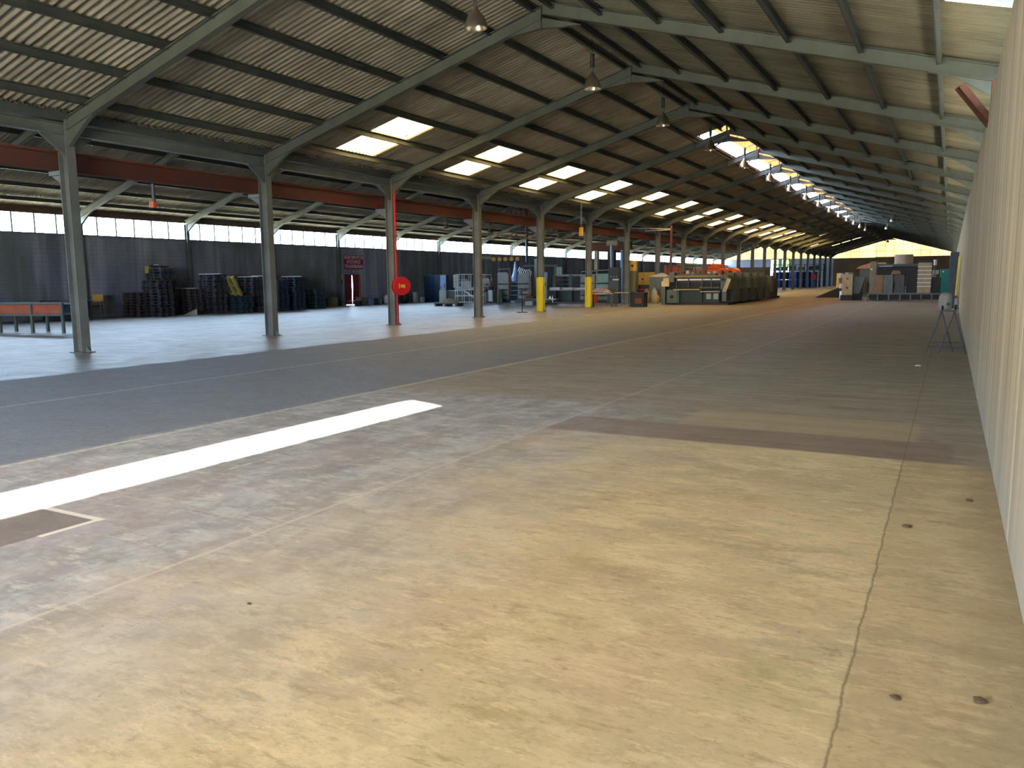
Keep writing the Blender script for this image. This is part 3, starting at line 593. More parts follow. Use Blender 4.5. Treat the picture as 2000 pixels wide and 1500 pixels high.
# benches, table, chair at the far left -------------------------------------------
t = thing('steel_bench', 'grey steel frame bench with orange side panels by the first column', 'workbench', (-28.4, 15.35, 0), math.radians(16))
m = MB()
for x in (-1.55, -.35, .95, 2.2, 2.35): pass
XS = (-2.6, -1.25, .1, 1.4, 2.62)
fr = MB()
for x in XS: pass
fr.b(-2.6, 2.66, -.03, .03, .56, .63).b(-2.6, 2.66, -.03, .03, .95, 1.0).b(-2.6, 2.66, .62, .68, .56, .63).b(-2.6, 2.66, .62, .68, .95, 1.0)
for x in XS: fr.b(x-.03, x+.03, .03, .62, .58, .62)
fr.build('frame', GREYG, t)
for x in XS:
    for y in (0, .65): MB().b(x-.04, x+.04, y-.04, y+.04, 0, .98).build('leg', GREYG, t)
for i in range(4): MB().b(XS[i]+.06, XS[i+1]-.06, -.015, .015, .64, .94).build('side_panel', mat('dull_orange_panel', (170, 84, 52), .6), t)
MB().b(-2.6, 2.66, -.03, .68, .93, .95).build('tray', GREYD, t)
t = thing('dark_table', 'dark topped grey blue table with closed sides behind the first column', 'table', (-34.3, 21.6, 0), math.radians(8))
MB().b(-1.25, .95, -.4, .45, .84, .9).build('tabletop', GREYD, t, .01); MB().b(-.85, .85, -.3, -.26, .12, .84).b(-.85, -.81, -.3, .4, .12, .84).b(.81, .85, -.3, .4, .12, .84).build('side_panel', NAVY, t)
for x in (-1.15, .85):
    for y in (-.33, .38): MB().b(x-.03, x+.03, y-.03, y+.03, 0, .84).build('leg', GREYD, t)
t = thing('metal_chair', 'metal legged armchair with a yellow wooden backrest by the dark wall', 'chair', (-35.1, 23.45, 0), math.radians(35))
MB().b(-.24, .24, -.25, .22, .56, .6).build('seat', GREYD, t, .01); MB().b(-.24, .24, .23, .26, .78, 1.12).build('backrest', YELW, t, .01)
for sx in (-1, 1):
    MB().tube([(sx*.3, -.3, 0), (sx*.25, -.24, .56)], .013).build('leg', CHROME, t)
    MB().tube([(sx*.3, .34, 0), (sx*.25, .24, .56), (sx*.24, .25, 1.0)], .013).build('leg', CHROME, t)
    MB().tube([(sx*.27, -.24, .56), (sx*.29, -.22, .8), (sx*.28, .2, .82)], .013).build('armrest', CHROME, t)

# clutter along the dark wall by the red door --------------------------------------
def boxy(name, label, cat, x, y, w_, d, h, m, rz=0., lid=None, z=0., group=None):
    t = thing(name, label, cat, (x, y, z), rz, group); MB().b(-w_/2, w_/2, -d/2, d/2, 0, h*.94).build('body', m, t, .01)
    MB().b(-w_/2-.01, w_/2+.01, -d/2-.01, d/2+.01, h*.94, h).build('lid', lid or m, t); return t
boxy('wooden_crate', 'low dark crate left of the red door', 'crate', -35.2, 38.7, .8, .7, .55, NAVY)
boxy('cardboard_box', 'pale box on the floor left of the red door', 'box', -34.9, 39.6, .5, .5, .62, ROCK, .2)
t = thing('scrap_bench', 'low blue bench with scrap on it in front of the red door', 'bench', (-35.0, 41.2, 0)); MB().b(-.9, .9, -.3, .3, .3, .34).build('top', NAVY, t)
for x in (-.8, .8): MB().b(x-.03, x+.03, -.25, .25, 0, .3).build('leg', NAVY, t)
boxy('small_bin', 'tan waste bin in front of the red door', 'bin', -34.9, 42.4, .45, .45, .55, CARD, .1)
boxy('small_bin', 'dark green tub right of the red door', 'bin', -35.1, 44.0, .5, .45, .42, NAVY)
boxy('small_bin', 'cream square tin right of the red door', 'bin', -35.3, 44.9, .28, .28, .36, GREYW)
def sack(label, x, y, w_, h, m, z=0):
    t = MB().lathe([(.3*w_, 0), (.5*w_, .15*h), (.52*w_, .5*h), (.4*w_, .8*h), (.18*w_, .93*h), (.22*w_, h)], (0, 0, 0), 9); o = t.build('sack', m, loc=(x, y, z), smooth=True); o.rotation_euler = (0, 0, random.random()*3); return tag(o, label, 'sack')
sack('pale crumpled sack near the red door', -35.5, 46, .42, .62, PAPER)
sack('black bin bag standing near the blue cabinet', -35.0, 47.5, .6, .95, BLACK); sack('dark bag leaning near the red hose reel', -35.4, 46.8, .5, .8, NAVY)
t = boxy('white_canister', 'white canister stack beside the blue cabinet, taller one', 'canister', -34.6, 48.3, .28, .25, .78, GREYW); boxy('white_canister', 'white canister beside the blue cabinet, shorter one', 'canister', -34.3, 48.75, .25, .25, .4, GREYW)
t = thing('tool_cabinet', 'tall dark blue steel cabinet against the dark wall left of the presses', 'cabinet', (-34.3, 50.6, 0), math.radians(-5))
MB().b(-.95, .95, -.3, .35, 0, 2.0).build('body', NAVY, t, .01)
for s_ in (-1, 1): o = MB().b(min(0, s_*.92)+.01, max(0, s_*.92)-.01, -.33, -.3, .1, 1.95).build('door', NAVY, t); MB().b(s_*.06-.01, s_*.06+.01, -.36, -.33, .9, 1.1).build('handle', CHROME, o)
t = thing('pallet_of_rags', 'low flat pallet with a crumpled heap of cloths on the floor before the presses', 'rag heap', (-27.8, 42.4, 0))
MB().b(-.9, .9, -.35, .35, .14, .2).b(-.85, -.7, -.35, .35, 0, .14).b(-.1, .05, -.35, .35, 0, .14).b(.7, .85, -.35, .35, 0, .14).build('skid', GREYD, t)
hm = MB(); nn = 18
for j in range(7):
    for i in range(nn): a = i/nn*2*math.pi; r = (1-j/6)**.6; hm.v.append((.8*r*math.cos(a)+random.uniform(-.04, .04), .32*r*math.sin(a), .2+.26*(j/6)+random.uniform(-.025, .03)))
for j in range(6):
    for i in range(nn): hm.f.append((j*nn+i, j*nn+(i+1) % nn, (j+1)*nn+(i+1) % nn, (j+1)*nn+i))
hm.build('cloth_heap', ROCK, t)

# printing machines, first group -----------------------------------------------------
def console(label, x, y, rz, w_, h, base=.85, m=GREYW, sm=SCREEN, d=.35):
    t = thing('control_console', label, 'control console', (x, y, 0), rz); MB().b(-w_/2-.05, w_/2+.05, -.2, d, 0, base).build('base', m, t, .02)
    MB().prism([(-.1, base), (.2, base), (.28, h), (.16, h)], 'x', -w_/2, w_/2).build('panel', m, t)
    o = MB().prism([(-.115, base+.05), (-.1, base+.05), (.15, h-.03), (.135, h-.03)], 'x', -w_/2+.03, w_/2-.03).build('screen', sm, t); o['label'] = 'pale blue front panel'
    MB().b(-w_/2+.06, -w_/2+.1, -.12, -.1, base+.1, base+.3).b(w_/2-.12, w_/2-.07, -.09, -.07, base+.2, base+.45).build('button_row', GREYD, t); return t
console('tall pale blue control panel on a cream base, leftmost machine', -31.75, 47.7, math.radians(25), .4, 2.0, .92)
t = thing('sheet_feeder', 'cream and green feeder base with a sloping blue table beside the pale blue panel', 'printing machine', (-30.7, 48.6, 0), math.radians(20))
MB().prism([(-1.0, 0), (.95, 0), (.85, .35), (.2, .85), (-1.0, .9)], 'y', -.4, .5).build('base', GREYG, t, .02); MB().prism([(-.4, 1.0), (1.2, 1.0), (1.2, 1.08), (-.3, 1.15)], 'y', -.5, .5).build('feed_table', SCREEN, t)
MB().b(-.6, -.2, -.2, .2, 1.1, 2.0).b(.3, .36, -.3, .3, 1.1, 1.7).b(-.2, .3, -.3, -.25, 1.4, 1.45).b(-.2, .3, -.3, -.25, 1.62, 1.67).build('tower', GREYW, t, .01)
def railing(t, x0, x1, y, z0, z1, n, m=WHITE, r=.02):
    for i in range(n+1): x = x0+(x1-x0)*i/n; MB().tube([(x, y, z0), (x, y, z1)], r, 6).build('post', m, t)
    for z in (z1, (z0+z1)/2): MB().tube([(x0, y, z), (x1, y, z)], r, 6).build('rail', m, t)
t = thing('access_platform', 'white tubular access platform with guard rails among the presses', 'platform', (-28.4, 45.6, 0), math.radians(22))
for z in (.12, .55, .95): MB().b(-.75, 1.15, -.4, .4, z, z+.05).build('step', WHITE, t)
railing(t, -.75, 1.15, -.4, 0, 2.0, 4); railing(t, -.75, 1.15, .4, 0, 2.0, 4)
MB().b(-.35, .35, -.38, -.34, 1.0, 1.55).build('panel', GREYW, t)
def press_unit(label, x, y, rz=0., w_=.75, h=2.0, d=1.1, side=ORANGE, front=GREYW, rail=True):
    t = thing('press_unit', label, 'printing press', (x, y, 0), rz); MB().b(-w_/2, w_/2, -d/2, d/2, 0, .2).build('plinth', GREYD, t)
    MB().prism([(-w_/2, .2), (w_/2, .2), (w_/2, h*.9), (w_/2-.1, h), (-w_/2+.06, h), (-w_/2, h*.94)], 'y', -d/2, -d/2+.12).build('front_panel', front, t)
    MB().b(-w_/2+.03, w_/2-.04, -d/2+.12, d/2, .2, h*.95).build('body', GREYG, t, .02)
    o = MB().prism([(-d/2+.1, .5), (d/2, .5), (d/2, h*.97), (-d/2+.2, h*.97), (-d/2+.1, h*.9)], 'x', w_/2-.04, w_/2+.02).build('side_cover', side, t); o['label'] = 'orange side cover' if side is ORANGE else 'side cover'
    for z in (.5, .9, 1.3): MB().cyl((-w_/2+.05, -d/2-.02, z), .05, w_-.1, 'x', 10).build('roller', CHROME, t)
    if rail: MB().tube([(-w_/2+.05, -d/2+.1, h*.95), (-w_/2+.05, -d/2+.1, h+.22), (w_/2+.1, -d/2+.1, h+.25), (w_/2+.15, -d/2+.1, h*.9)], .025).build('hand_rail', WHITE, t)
    return t
press_unit('press unit with a small orange cover just right of the fourth column', -29.8, 50.5, math.radians(18), .7, 1.75)
press_unit('tall grey press unit with orange side, right of the ink trolley', -28.7, 51.2, math.radians(20), .8, 2.15)
press_unit('tall grey press unit with orange side, left of the diagonal rods', -28.4, 53.8, math.radians(20), .85, 2.1)
t = thing('ink_station', 'blue grey ink unit with stacked trays between the two tall orange sided press units', 'printing machine', (-29.8, 55, 0), math.radians(20))
MB().b(-.4, .4, -.4, .4, 0, 1.5).build('body', NAVY, t, .02)
for z in (.4, .75, 1.1, 1.4): MB().b(-.45, .45, -.52, -.4, z, z+.06).build('tray', GREYW, t)
MB().lathe([(.3, 1.5), (.34, 1.8), (.2, 2.2), (.08, 2.9), (.1, 3.0)], (0, 0, 0), 10).build('hopper', SCREEN, t)
t = thing('ink_trolley', 'grey trolley loaded with tins in front of the presses', 'trolley', (-29.0, 48.8, 0), math.radians(15))
MB().b(-.4, .35, -.25, .25, .1, .75).build('body', GREYG, t, .01); MB().b(-.42, .1, -.27, .27, .75, 1.1).build('tin_stack', GREYD, t); MB().b(.35, .65, -.2, .2, .1, .9).build('paper_roll', PAPER, t); MB().b(.38, .62, -.15, .15, .9, 1.15).build('crate', BLACK, t)
for x in (-.35, .5): MB().cyl((x, -.2, .06), .06, .06, 'y', 10).build('wheel', BLACK, t)
t = thing('pipe_bundle', 'bundle of cylinder parts on a low dark frame before the tall press unit', 'machine parts', (-28.2, 49.2, 0)); 
for i in range(4): MB().lathe([(.12, 0), (.12, .7+.1*(i % 2)), (.07, .95)], (-.35+.25*i, 0, 0), 10).build('cylinder', GREYD if i % 2 else ROCK, t)
t = thing('green_gantry', 'pale green steel portal with a wide top beam behind the fifth column', 'machine frame', (-29.2, 57.5, 0), math.radians(15))
MB().b(-.2, .15, -.1, .1, 0, 3.25).build('post', GREYW, t); MB().b(-1.1, 1.7, -.08, .08, 2.62, 2.78).build('beam', GREYG, t); MB().b(1.4, 1.7, -.1, .1, 0, 2.62).build('post', GREYG, t)
t = thing('cylinder_rack', 'rack of slanted silver rods beside the pale green portal', 'rack', (-30.1, 56.9, 0), math.radians(20))
for i in range(8): MB().tube([(-1.0+.14*i, 0, .9), (-.3+.14*i, 0, 2.6-.05*i)], .035, 6).build('rod', CHROME, t)
MB().b(-1.1, .8, -.05, .1, .8, .92).b(-1.1, -1.0, -.05, .1, 0, .8).b(.7, .8, -.05, .1, 0, .8).b(-1.1, .8, .1, .15, 1.6, 1.7).b(-1.1, -1.02, .05, .15, .9, 1.7).b(.72, .8, .05, .15, .9, 1.7).build('frame', GREYD, t)
hb = thing('hanging_rail', 'thin dark rail carrying five round discs above the presses', 'rail', (-29.3, 52.5, 3.15), math.radians(28)); MB().b(-1.1, 1.1, -.06, -.01, .13, .19).build('bar', RUST, hb)
for x in (-.9, .9): MB().tube([(x, -.03, .19), (x, -.03, 4.25 if x < 0 else 3.95)], .012, 6).build('hanger', GREYD, hb)
for i in range(5):
    v = Matrix.Rotation(math.radians(28), 3, 'Z') @ Vector((-.88+.44*i, -.06, 0)); t = thing('round_disc', 'yellow rimmed round disc on the rail, %s of five from the left' % ORD[i], 'disc', (-29.3+v.x, 52.5+v.y, 3.15), math.radians(28), 'five round discs above the presses')
    MB().lathe([(.1, 0), (.16, 0), (.16, .05), (.1, .05)], (0, 0, 0), 16, 'y').build('rim', YELW, t); MB().cyl((0, .01, 0), .1, .03, 'y', 16).build('face', PAPER, t)
t = thing('pedestal_stand', 'thin black pedestal stand on the floor left of the first yellow footed column', 'stand', (-18.4, 34.6, 0))
MB().b(-.3, .3, -.03, .03, 0, .03).b(-.03, .03, -.3, .3, 0, .03).build('base', BLACK, t); MB().tube([(0, 0, 0), (0, 0, 1.05)], .02).build('pole', BLACK, t); MB().b(-.03, .22, -.08, .08, 1.05, 1.12).b(-.1, -.03, -.02, .02, .9, 1.2).build('head', GREYD, t)
t = thing('low_cart', 'low flat cart with boxes behind the black pedestal stand', 'cart', (-22.3, 43.3, 0)); MB().b(-.6, .6, -.35, .35, .38, .44).build('deck', GREYD, t)
for x in (-.55, .5):
    for y in (-.3, .3): MB().b(x, x+.04, y-.02, y+.02, 0, .38).build('leg', GREYD, t)
MB().b(-.4, .1, -.2, .2, .05, .3).build('box', GREYW, t)

# second group (right of the first yellow foot) ---------------------------------------
console('white control console with a pale blue screen right of the first yellow footed column', -24.3, 48.9, math.radians(10), .42, 2.1, .95)
t = thing('delivery_table', 'long table with white paper stacks before a roller press', 'table', (-23.0, 49.6, 0), math.radians(12))
MB().b(-1.0, 1.5, -.5, .5, .85, .92).build('tabletop', WOODW, t)
for x in (-.9, 1.4):
    for y in (-.45, .45): MB().b(x-.03, x+.03, y-.03, y+.03, 0, .85).build('leg', GREYD, t)
for i in range(3): tag(MB().b(-.38, .38, -.3, .3, 0, .14-.02*i).build('paper_stack', PAPER, loc=(-23.6+.85*i, 49.4+.2*i, .925)), 'low white paper stack on the long table, %s of three from the left' % ORD[i], 'paper', 'paper stacks on the long table')
t = thing('roller_press', 'wide blue grey roller press behind the long table of paper', 'printing press', (-23.7, 53.3, 0), math.radians(12))
for x in (-1.7, -.5, .8, 1.9): MB().b(x-.12, x+.12, -.4, .5, 0, 1.9).build('side_frame', NAVY if x > 0 else GREYG, t, .02)
for z in (.95, 1.25, 1.55): MB().cyl((-1.7, -.2, z), .07, 3.6, 'x', 12).build('roller', CHROME, t)
MB().b(-1.7, 1.9, .1, .45, 0, .8).build('bed', GREYG, t); MB().b(-1.75, 1.95, -.1, .4, 1.82, 1.95).build('top_beam', GREYW, t); MB().b(-1.6, -1.2, -.2, .2, 1.95, 2.5).build('box', GREYW, t); MB().b(.1, 1.7, 0, .3, 1.95, 2.25).build('motor_row', BLACK, t)
t = thing('low_machine', 'dark low machine frame with a round table under the paper bench', 'machine', (-24.2, 46.6, 0)); MB().b(-.9, .9, -.4, .4, .1, .3).build('frame', GREYD, t); MB().cyl((0, 0, .3), .4, .25, 'z', 16).build('turntable', RUST, t); MB().b(1.0, 2.0, -.3, .3, .3, .36).build('shelf', WOODW, t); MB().b(-.2, 1.9, -.1, .1, 0, .1).build('base', BLACK, t); MB().b(1.4, 1.5, -.05, .05, 0, .3).build('shelf_post', GREYD, t)
# third group
press_unit('grey green press unit with orange middle panel beside the second yellow footed column', -22.0, 51.3, math.radians(10), 1.0, 1.9, 1.0)
t = boxy('orange_cabinet', 'bright orange low cabinet at the end of the metal table', 'cabinet', -20.0, 47.2, .55, .5, .95, ORANGE)
t = thing('vertical_pipe', 'pale vertical steel pole between the press units in the side aisle', 'pole', (-22.6, 57.0, 0)); MB().tube([(0, 0, 0), (0, 0, 4.1)], .11, 12).build('pipe', GREYW, t); MB().b(-.35, .5, -.2, .2, 4.1, 4.45).build('head', CREAM, t)
press_unit('mint panelled press unit with orange edge left of the grey electrical cabinet', -20.6, 50.6, math.radians(12), .9, 1.95, 1.0, ORANGE, mat('mint_enamel', (150, 186, 176), .4))
t = thing('electrical_cabinet', 'tall dark grey electrical cabinet with mixed small controls, left of the olive one', 'electrical cabinet', (-19.3, 49.35, 0), math.radians(8))
MB().b(-.4, .32, -.3, .3, 0, 2.35).build('body', GREYD, t, .01); o = MB().b(-.36, .28, -.33, -.3, .1, 1.5).build('door', GREYG, t); MB().b(.2, .24, -.36, -.33, .8, 1.0).build('handle', CHROME, o)
for i in range(3): MB().cyl((-.2+.18*i, -.36, 1.75), .04, .06, 'y', 10).build('gauge', GREYW, t)
MB().b(-.1, .3, -.34, -.3, 1.5, 1.6).build('name_strip', PAPER, t)
t = thing('electrical_cabinet', 'tall narrow olive cabinet with a round dark dial box on top', 'electrical cabinet', (-18.0, 49.1, 0), math.radians(8)); MB().b(-.22, .22, -.25, .25, 0, 2.1).build('body', mat('olive_enamel', (98, 96, 52), .5), t, .01); MB().b(-.2, .25, -.22, .22, 2.1, 2.75).build('top_box', YELW, t, .01); MB().cyl((0, -.26, 2.42), .08, .05, 'y', 14).build('dial', BLACK, t)
t = thing('yellow_case', 'yellow ochre machine case with two round holes', 'machine case', (-19.05, 55.4, 0), math.radians(10)); MB().b(-.75, .6, -.3, .4, 1.15, 2.05).build('case', YELW, t, .015)
for x in (-.45, .35): MB().cyl((x, -.33, 1.55), .07, .04, 'y', 12).build('hole', BLACK, t)
MB().b(-.6, .5, -.25, .35, .45, 1.15).build('stand', DGREEN, t); MB().b(-.8, .5, -.3, .3, 0, .45).build('plinth', GREYD, t)
MB().b(-1.3, -.75, -.25, .4, 0, 1.9).build('side_cabinet', CARD, t)
boxy('red_toolbox', 'red topped tool chest behind the waste bales', 'tool chest', -18.2, 51.2, .8, .5, .9, BLACK, 0, REDP)
for i, (x, y, h, mm) in enumerate(((-17.35, 50.0, .95, ROCK), (-16.95, 50.3, 1.0, GREYW), (-17.65, 49.7, .7, ROCK), (-16.55, 49.55, .6, CREAM))):
    o = sack(['tall crumpled grey waste bale, second from left', 'pale crumpled waste bale at the back right', 'lowest brown waste bale at the left', 'small cream waste bale at the right front'][i], x, y, .44, h, mm)
t = thing('white_bucket', 'pale plastic bucket on the floor right of the waste bales', 'bucket', (-16.2, 49.8, 0)); MB().lathe([(.11, 0), (.15, .36), (.16, .36), (.16, .4)], (0, 0, 0), 16).build('pail', GREYW, t); MB().tube([(-.15, 0, .36), (-.1, -.02, .5), (.1, -.02, .5), (.15, 0, .36)], .006, 5).build('handle', CHROME, t)
t = thing('steel_cabinet', 'wide grey steel cabinet with a white notice on its door', 'cabinet', (-17.35, 52.6, 0), math.radians(10)); t.scale = (.78, .8, .86)
MB().b(-.85, .8, -.4, .4, .08, 1.98).build('body', GREYG, t, .01); o = MB().b(-.8, .05, -.43, -.4, .15, 1.92).build('door', GREYG, t); MB().b(-.02, .02, -.46, -.43, .9, 1.1).build('handle', GREYD, o)
o = MB().b(.08, .76, -.43, -.4, .15, 1.92).build('door', GREYG, t); MB().b(.22, .5, -.435, -.43, 1.2, 1.62).build('notice', PAPER, o)
MB().b(.8, 1.5, -.4, .6, .05, 1.9).build('side_case', CARD, t); MB().b(-.9, 1.4, -.3, .3, 1.98, 2.02).prism([(-.9, 2.02), (.9, 2.02), (.2, 2.3)], 'y', -.2, .2).build('top_boards', WOODW, t)
t = boxy('orange_cabinet', 'orange upright cabinet behind the grey cabinet with the notice', 'cabinet', -19.6, 62.6, 1.2, .6, 2.65, ORANGE)
t = boxy('blue_white_crate', 'blue crate with a pale top behind the front of the long press', 'crate', -18.8, 66.0, 1.3, .7, 1.7, BLUE, 0, SCREEN); boxy('wooden_crate', 'brown crate beside the blue one behind the long press', 'crate', -20.2, 66.2, 1.0, .7, 1.3, CARD)
# tables in front
def simple_table(label, x, y, rz, w_, d, h, top, leg=CHROME):
    t = thing('metal_table', label, 'table', (x, y, 0), rz); MB().b(-w_/2, w_/2, -d/2, d/2, h-.04, h).build('tabletop', top, t)
    for sx in (-1, 1):
        for sy in (-1, 1): MB().b(sx*(w_/2-.04)-.025, sx*(w_/2-.04)+.025, sy*(d/2-.04)-.025, sy*(d/2-.04)+.025, 0, h-.04).build('leg', leg, t)
    MB().b(-w_/2+.04, w_/2-.04, -d/2+.02, -d/2+.05, .14, .18).build('rail', leg, t); return t
simple_table('wood topped metal table right beside the second yellow footed column', -17.55, 42.9, math.radians(18), 1.15, .6, .78, WOODW, GREYD)
simple_table('wood topped metal table leading to the dark crate, second one from the column', -16.5, 43.9, math.radians(8), 1.3, .6, .82, WOODY, GREYD)
sack('cream cloth bundle lying on the wood topped metal table', -17.2, 42.7, .4, .14, CREAM, .78)
tag(MB().prism([(-.5, 0), (.5, 0), (.4, .12), (-.2, .2)], 'y', -.25, .25).build('paper_pile', mat('pink_paper', (200, 160, 176), .7), loc=(-18.7, 45.4, .85)), 'pinkish pile of papers behind the metal tables', 'paper')
simple_table('narrow table carrying the pinkish papers behind the front tables', -18.7, 45.4, 0, 1.2, .6, .85, WOODW, GREYD)
t = boxy('dark_crate', 'dark square crate at the right end of the metal tables', 'crate', -15.55, 43.4, .85, .6, .82, BLACK); MB().b(-.44, -.36, -.35, .3, 0, .86).build('side_post', NAVY, t); MB().b(-.1, .3, -.34, -.3, .2, .5).build('front_plate', RUST, t)

# long printing press in the nave --------------------------------------------------------
lp_ = thing('printing_press', 'long dark green printing press line standing in the nave, left of the far aisle', 'printing press', (-13.6, 48.2, 0), 0)
def PP(mb, name, m, bev=0., lab=None):
    o = mb.build(name, m, lp_, bev)
    if lab: o['label'] = lab
    return o
PP(MB().b(-2.0, -1.75, -.6, .2, 0, 1.1), 'side_pillar', GREYG, .02); PP(MB().prism([(-.5, 1.1), (-.3, 1.1), (-.1, 1.62), (-.28, 1.62)], 'x', -1.98, -1.55), 'tilted_desk', CREAM, 0, 'cream tilted control desk')
PP(MB().b(-1.75, 2.1, -.5, .6, 0, .14), 'plinth', BLACK)
c_ = PP(MB().b(-1.6, -.95, -.75, .2, .1, .9), 'left_cabinet', GREYG, .02); MB().cyl((-1.3, -.78, .48), .11, .04, 'y', 14).build('dial', BLACK, c_); PP(MB().prism([(-1.0, .1), (-.85, .1), (-.85, .85), (-1.0, .9)], 'y', -.7, .2), 'cabinet_side', mat('sea_green_enamel', (70, 104, 90), .45))
PP(MB().b(-.85, .5, -.4, .5, .12, .86), 'lower_body', DGREEN, .02); PP(MB().b(.5, 1.5, -.3, .5, .12, .8), 'lower_body', DGREEN, .02)
for x in (.72, 1.15): PP(MB().b(x, x+.3, -.36, -.3, .32, .68), 'inspection_box', GREYW, .02)
PP(MB().b(-1.2, .4, -.75, -.3, .88, .94), 'delivery_shelf', CREAM); PP(MB().b(.4, 1.6, -.6, -.3, .76, .82), 'delivery_shelf', CREAM); PP(MB().b(.3, 1.5, -.35, -.1, .98, 1.06), 'delivery_shelf', GREYG)
PP(MB().b(-1.7, 1.5, -.2, .5, .9, 1.3), 'inner_body', BLACK); PP(MB().b(-1.7, 1.65, -.5, .5, 1.62, 1.76), 'top_beam', mat('olive_brown_rail', (120, 112, 76), .5), .02)
PP(MB().b(-1.6, 1.6, -.2, .5, 1.3, 1.62), 'recess_body', DGREEN)  # dark green body set back behind the rollers
for x0, x1 in ((-1.05, -.4), (-.3, .45), (.52, 1.0), (1.08, 1.55)): PP(MB().cyl((x0, -.4, 1.5), .06, x1-x0, 'x', 12), 'white_roller', PAPER)
for x in (-1.1, -.35, .48, 1.05): PP(MB().b(x-.02, x+.02, -.45, -.3, 1.0, 1.62), 'divider', GREYG)
PP(MB().b(-1.55, -1.2, -.55, .0, 1.35, 1.95), 'end_box', GREYG, .02); PP(MB().b(1.6, 2.05, -.5, .4, 0.9, 1.75), 'drive_box', GREYG, .03); PP(MB().cyl((1.75, -.55, 1.5), .1, .06, 'y', 12), 'dial', BLACK)
PP(MB().bar((2.15, -.6, 1.55), (1.85, -.6, .75), .22, .1, (0, 1, 0)), 'slanted_arm', CREAM); PP(MB().b(1.74, 2.0, -.66, -.5, .22, .78), 'arm_foot', GREYG, .01)
PP(MB().b(-1.5, 1.2, -.1, .5, 1.76, 1.86), 'top_tray', GREYD); 
for i in range(9): x = -1.3+.33*i; PP(MB().b(x, x+.18, .0, .3, 1.86, 1.95+.05*(i % 3)), 'small_fitting', [GREYG, RUST, GREYW, CHROME][i % 4])
for i in range(5):    # row of printing towers going away
    y = .9+2.3*i; PP(MB().b(-1.5, 2.1, y, y+1.5, .1, .95), 'tower_base', DGREEN, .03)
    PP(MB().lathe([(.42, 0), (.42, .55), (.38, .66), (.24, .72)], (1.7, y+.75, .95), 14), 'tower_housing', GREYG); PP(MB().b(-1.4, 1.7, y+.3, y+1.2, .95, 1.66), 'tower_body', DGREEN, .05)
    PP(MB().b(1.45, 1.95, y+.45, y+1.05, 1.6, 1.92), 'tower_head', GREYG, .06)
    PP(MB().b(-1.4, 2.0, y+1.5, y+2.3, .15, .7), 'walkway', GREYD)
t = thing('delivery_unit', 'dark delivery end of the long press with a thin red top rail', 'printing press', (-12.9, 62.5, 0))
MB().b(-2.2, 1.0, -.3, 3.6, 0, .15).build('plinth', BLACK, t); MB().b(-2.2, .9, .3, 3.2, .15, 1.5).build('body', BLACK, t, .03); MB().b(.3, 1.1, -.5, .4, .5, 1.72).build('end_case', GREYG, t, .03); MB().b(-2.2, .8, -.3, .5, 1.72, 1.8).build('top_rail', REDD, t); MB().b(.5, 1.05, -.52, .2, .05, .5).build('end_foot', RUST, t)
for i in range(3): MB().b(-.9+.5*i, -.6+.5*i, -.1, .1, .3+.3*i, .38+.3*i).build('lever', GREYW, t)
MB().lathe([(.15, 0), (.2, .25)], (-.2, -.6, 0), 12).build('pail', YELW, t)
t = thing('orange_machine', 'bright orange machine with two rounded ends above the long press', 'machine', (-17.6, 67.2, 0), math.radians(-3))
MB().b(-2.6, .9, -.4, 1.2, 1.5, 2.3).build('body', ORANGE, t, .04); MB().b(-2.4, 1.6, 0, 1.1, 0, 1.5).build('base', DGREEN, t); MB().b(-.4, .6, -.4, 1.2, 2.3, 2.75).build('hood', ORANGE, t, .05)
for x in (1.1, 1.75): MB().cyl((x, -.6, 1.95), .46, 1.4, 'y', 20).build('drum', ORANGE, t); MB().cyl((x-.05, -.66, 2.02), .16, .08, 'y', 14).build('hub', BLACK, t)
MB().b(.9, 1.9, 0, 1.0, 1.5, 2.2).build('drum_mount', ORANGE, t)
for z in (2.48, 2.72): MB().b(-2.9, -.3, -.5, -.44, z, z+.05).build('guard_rail', YEL, t)
for x in (-2.9, -2.3, -1.0, -.35): MB().b(x, x+.05, -.5, -.44, 1.9 if x < -2.5 else 2.3, 2.75).build('rail_post', YEL, t)
boxy('brown_container', 'long dark container behind the orange machine', 'container', -16.0, 70.5, 4.5, 2, 2.45, GREYD)
t = thing('lifting_post', 'tall thin dark red post rising beside the front of the long press', 'post', (-16.15, 51.2, 0)); MB().b(-.06, .06, -.06, .06, 0, 5.0).build('post', mat('brown_post', (96, 58, 52), .6), t); MB().b(-.2, .2, -.2, .2, 0, .05).build('foot', BLACK, t); MB().bar((0, 0, 4.8), (-3.4, -1.2, 4.92), .06).bar((0, 0, 4.75), (-2.2, 1.2, 4.8), .05).build('arm', CREAM, t)
t = thing('conveyor_truss', 'dark lattice conveyor frame behind the long press', 'conveyor', (-19.5, 60.8, 0)); MB().b(0, 3.4, -.2, .2, 1.5, 1.62).b(0, 3.4, -.2, .2, 2.5, 2.58).build('chord', GREYD, t)
for i in range(6): MB().bar((.2+.55*i, 0, 1.6), (.45+.55*i if i % 2 else .0+.55*i, 0, 2.5), .05).build('lattice_bar', GREYD, t)
for x in (.1, 3.3): MB().b(x-.06, x+.06, -.1, .1, 0, 1.5).build('leg', GREYD, t)
boxy('white_panel_cabinet', 'pale grey tall cabinet behind the lattice conveyor', 'cabinet', -20.0, 74, 2.2, 1, 2.9, GREYW)

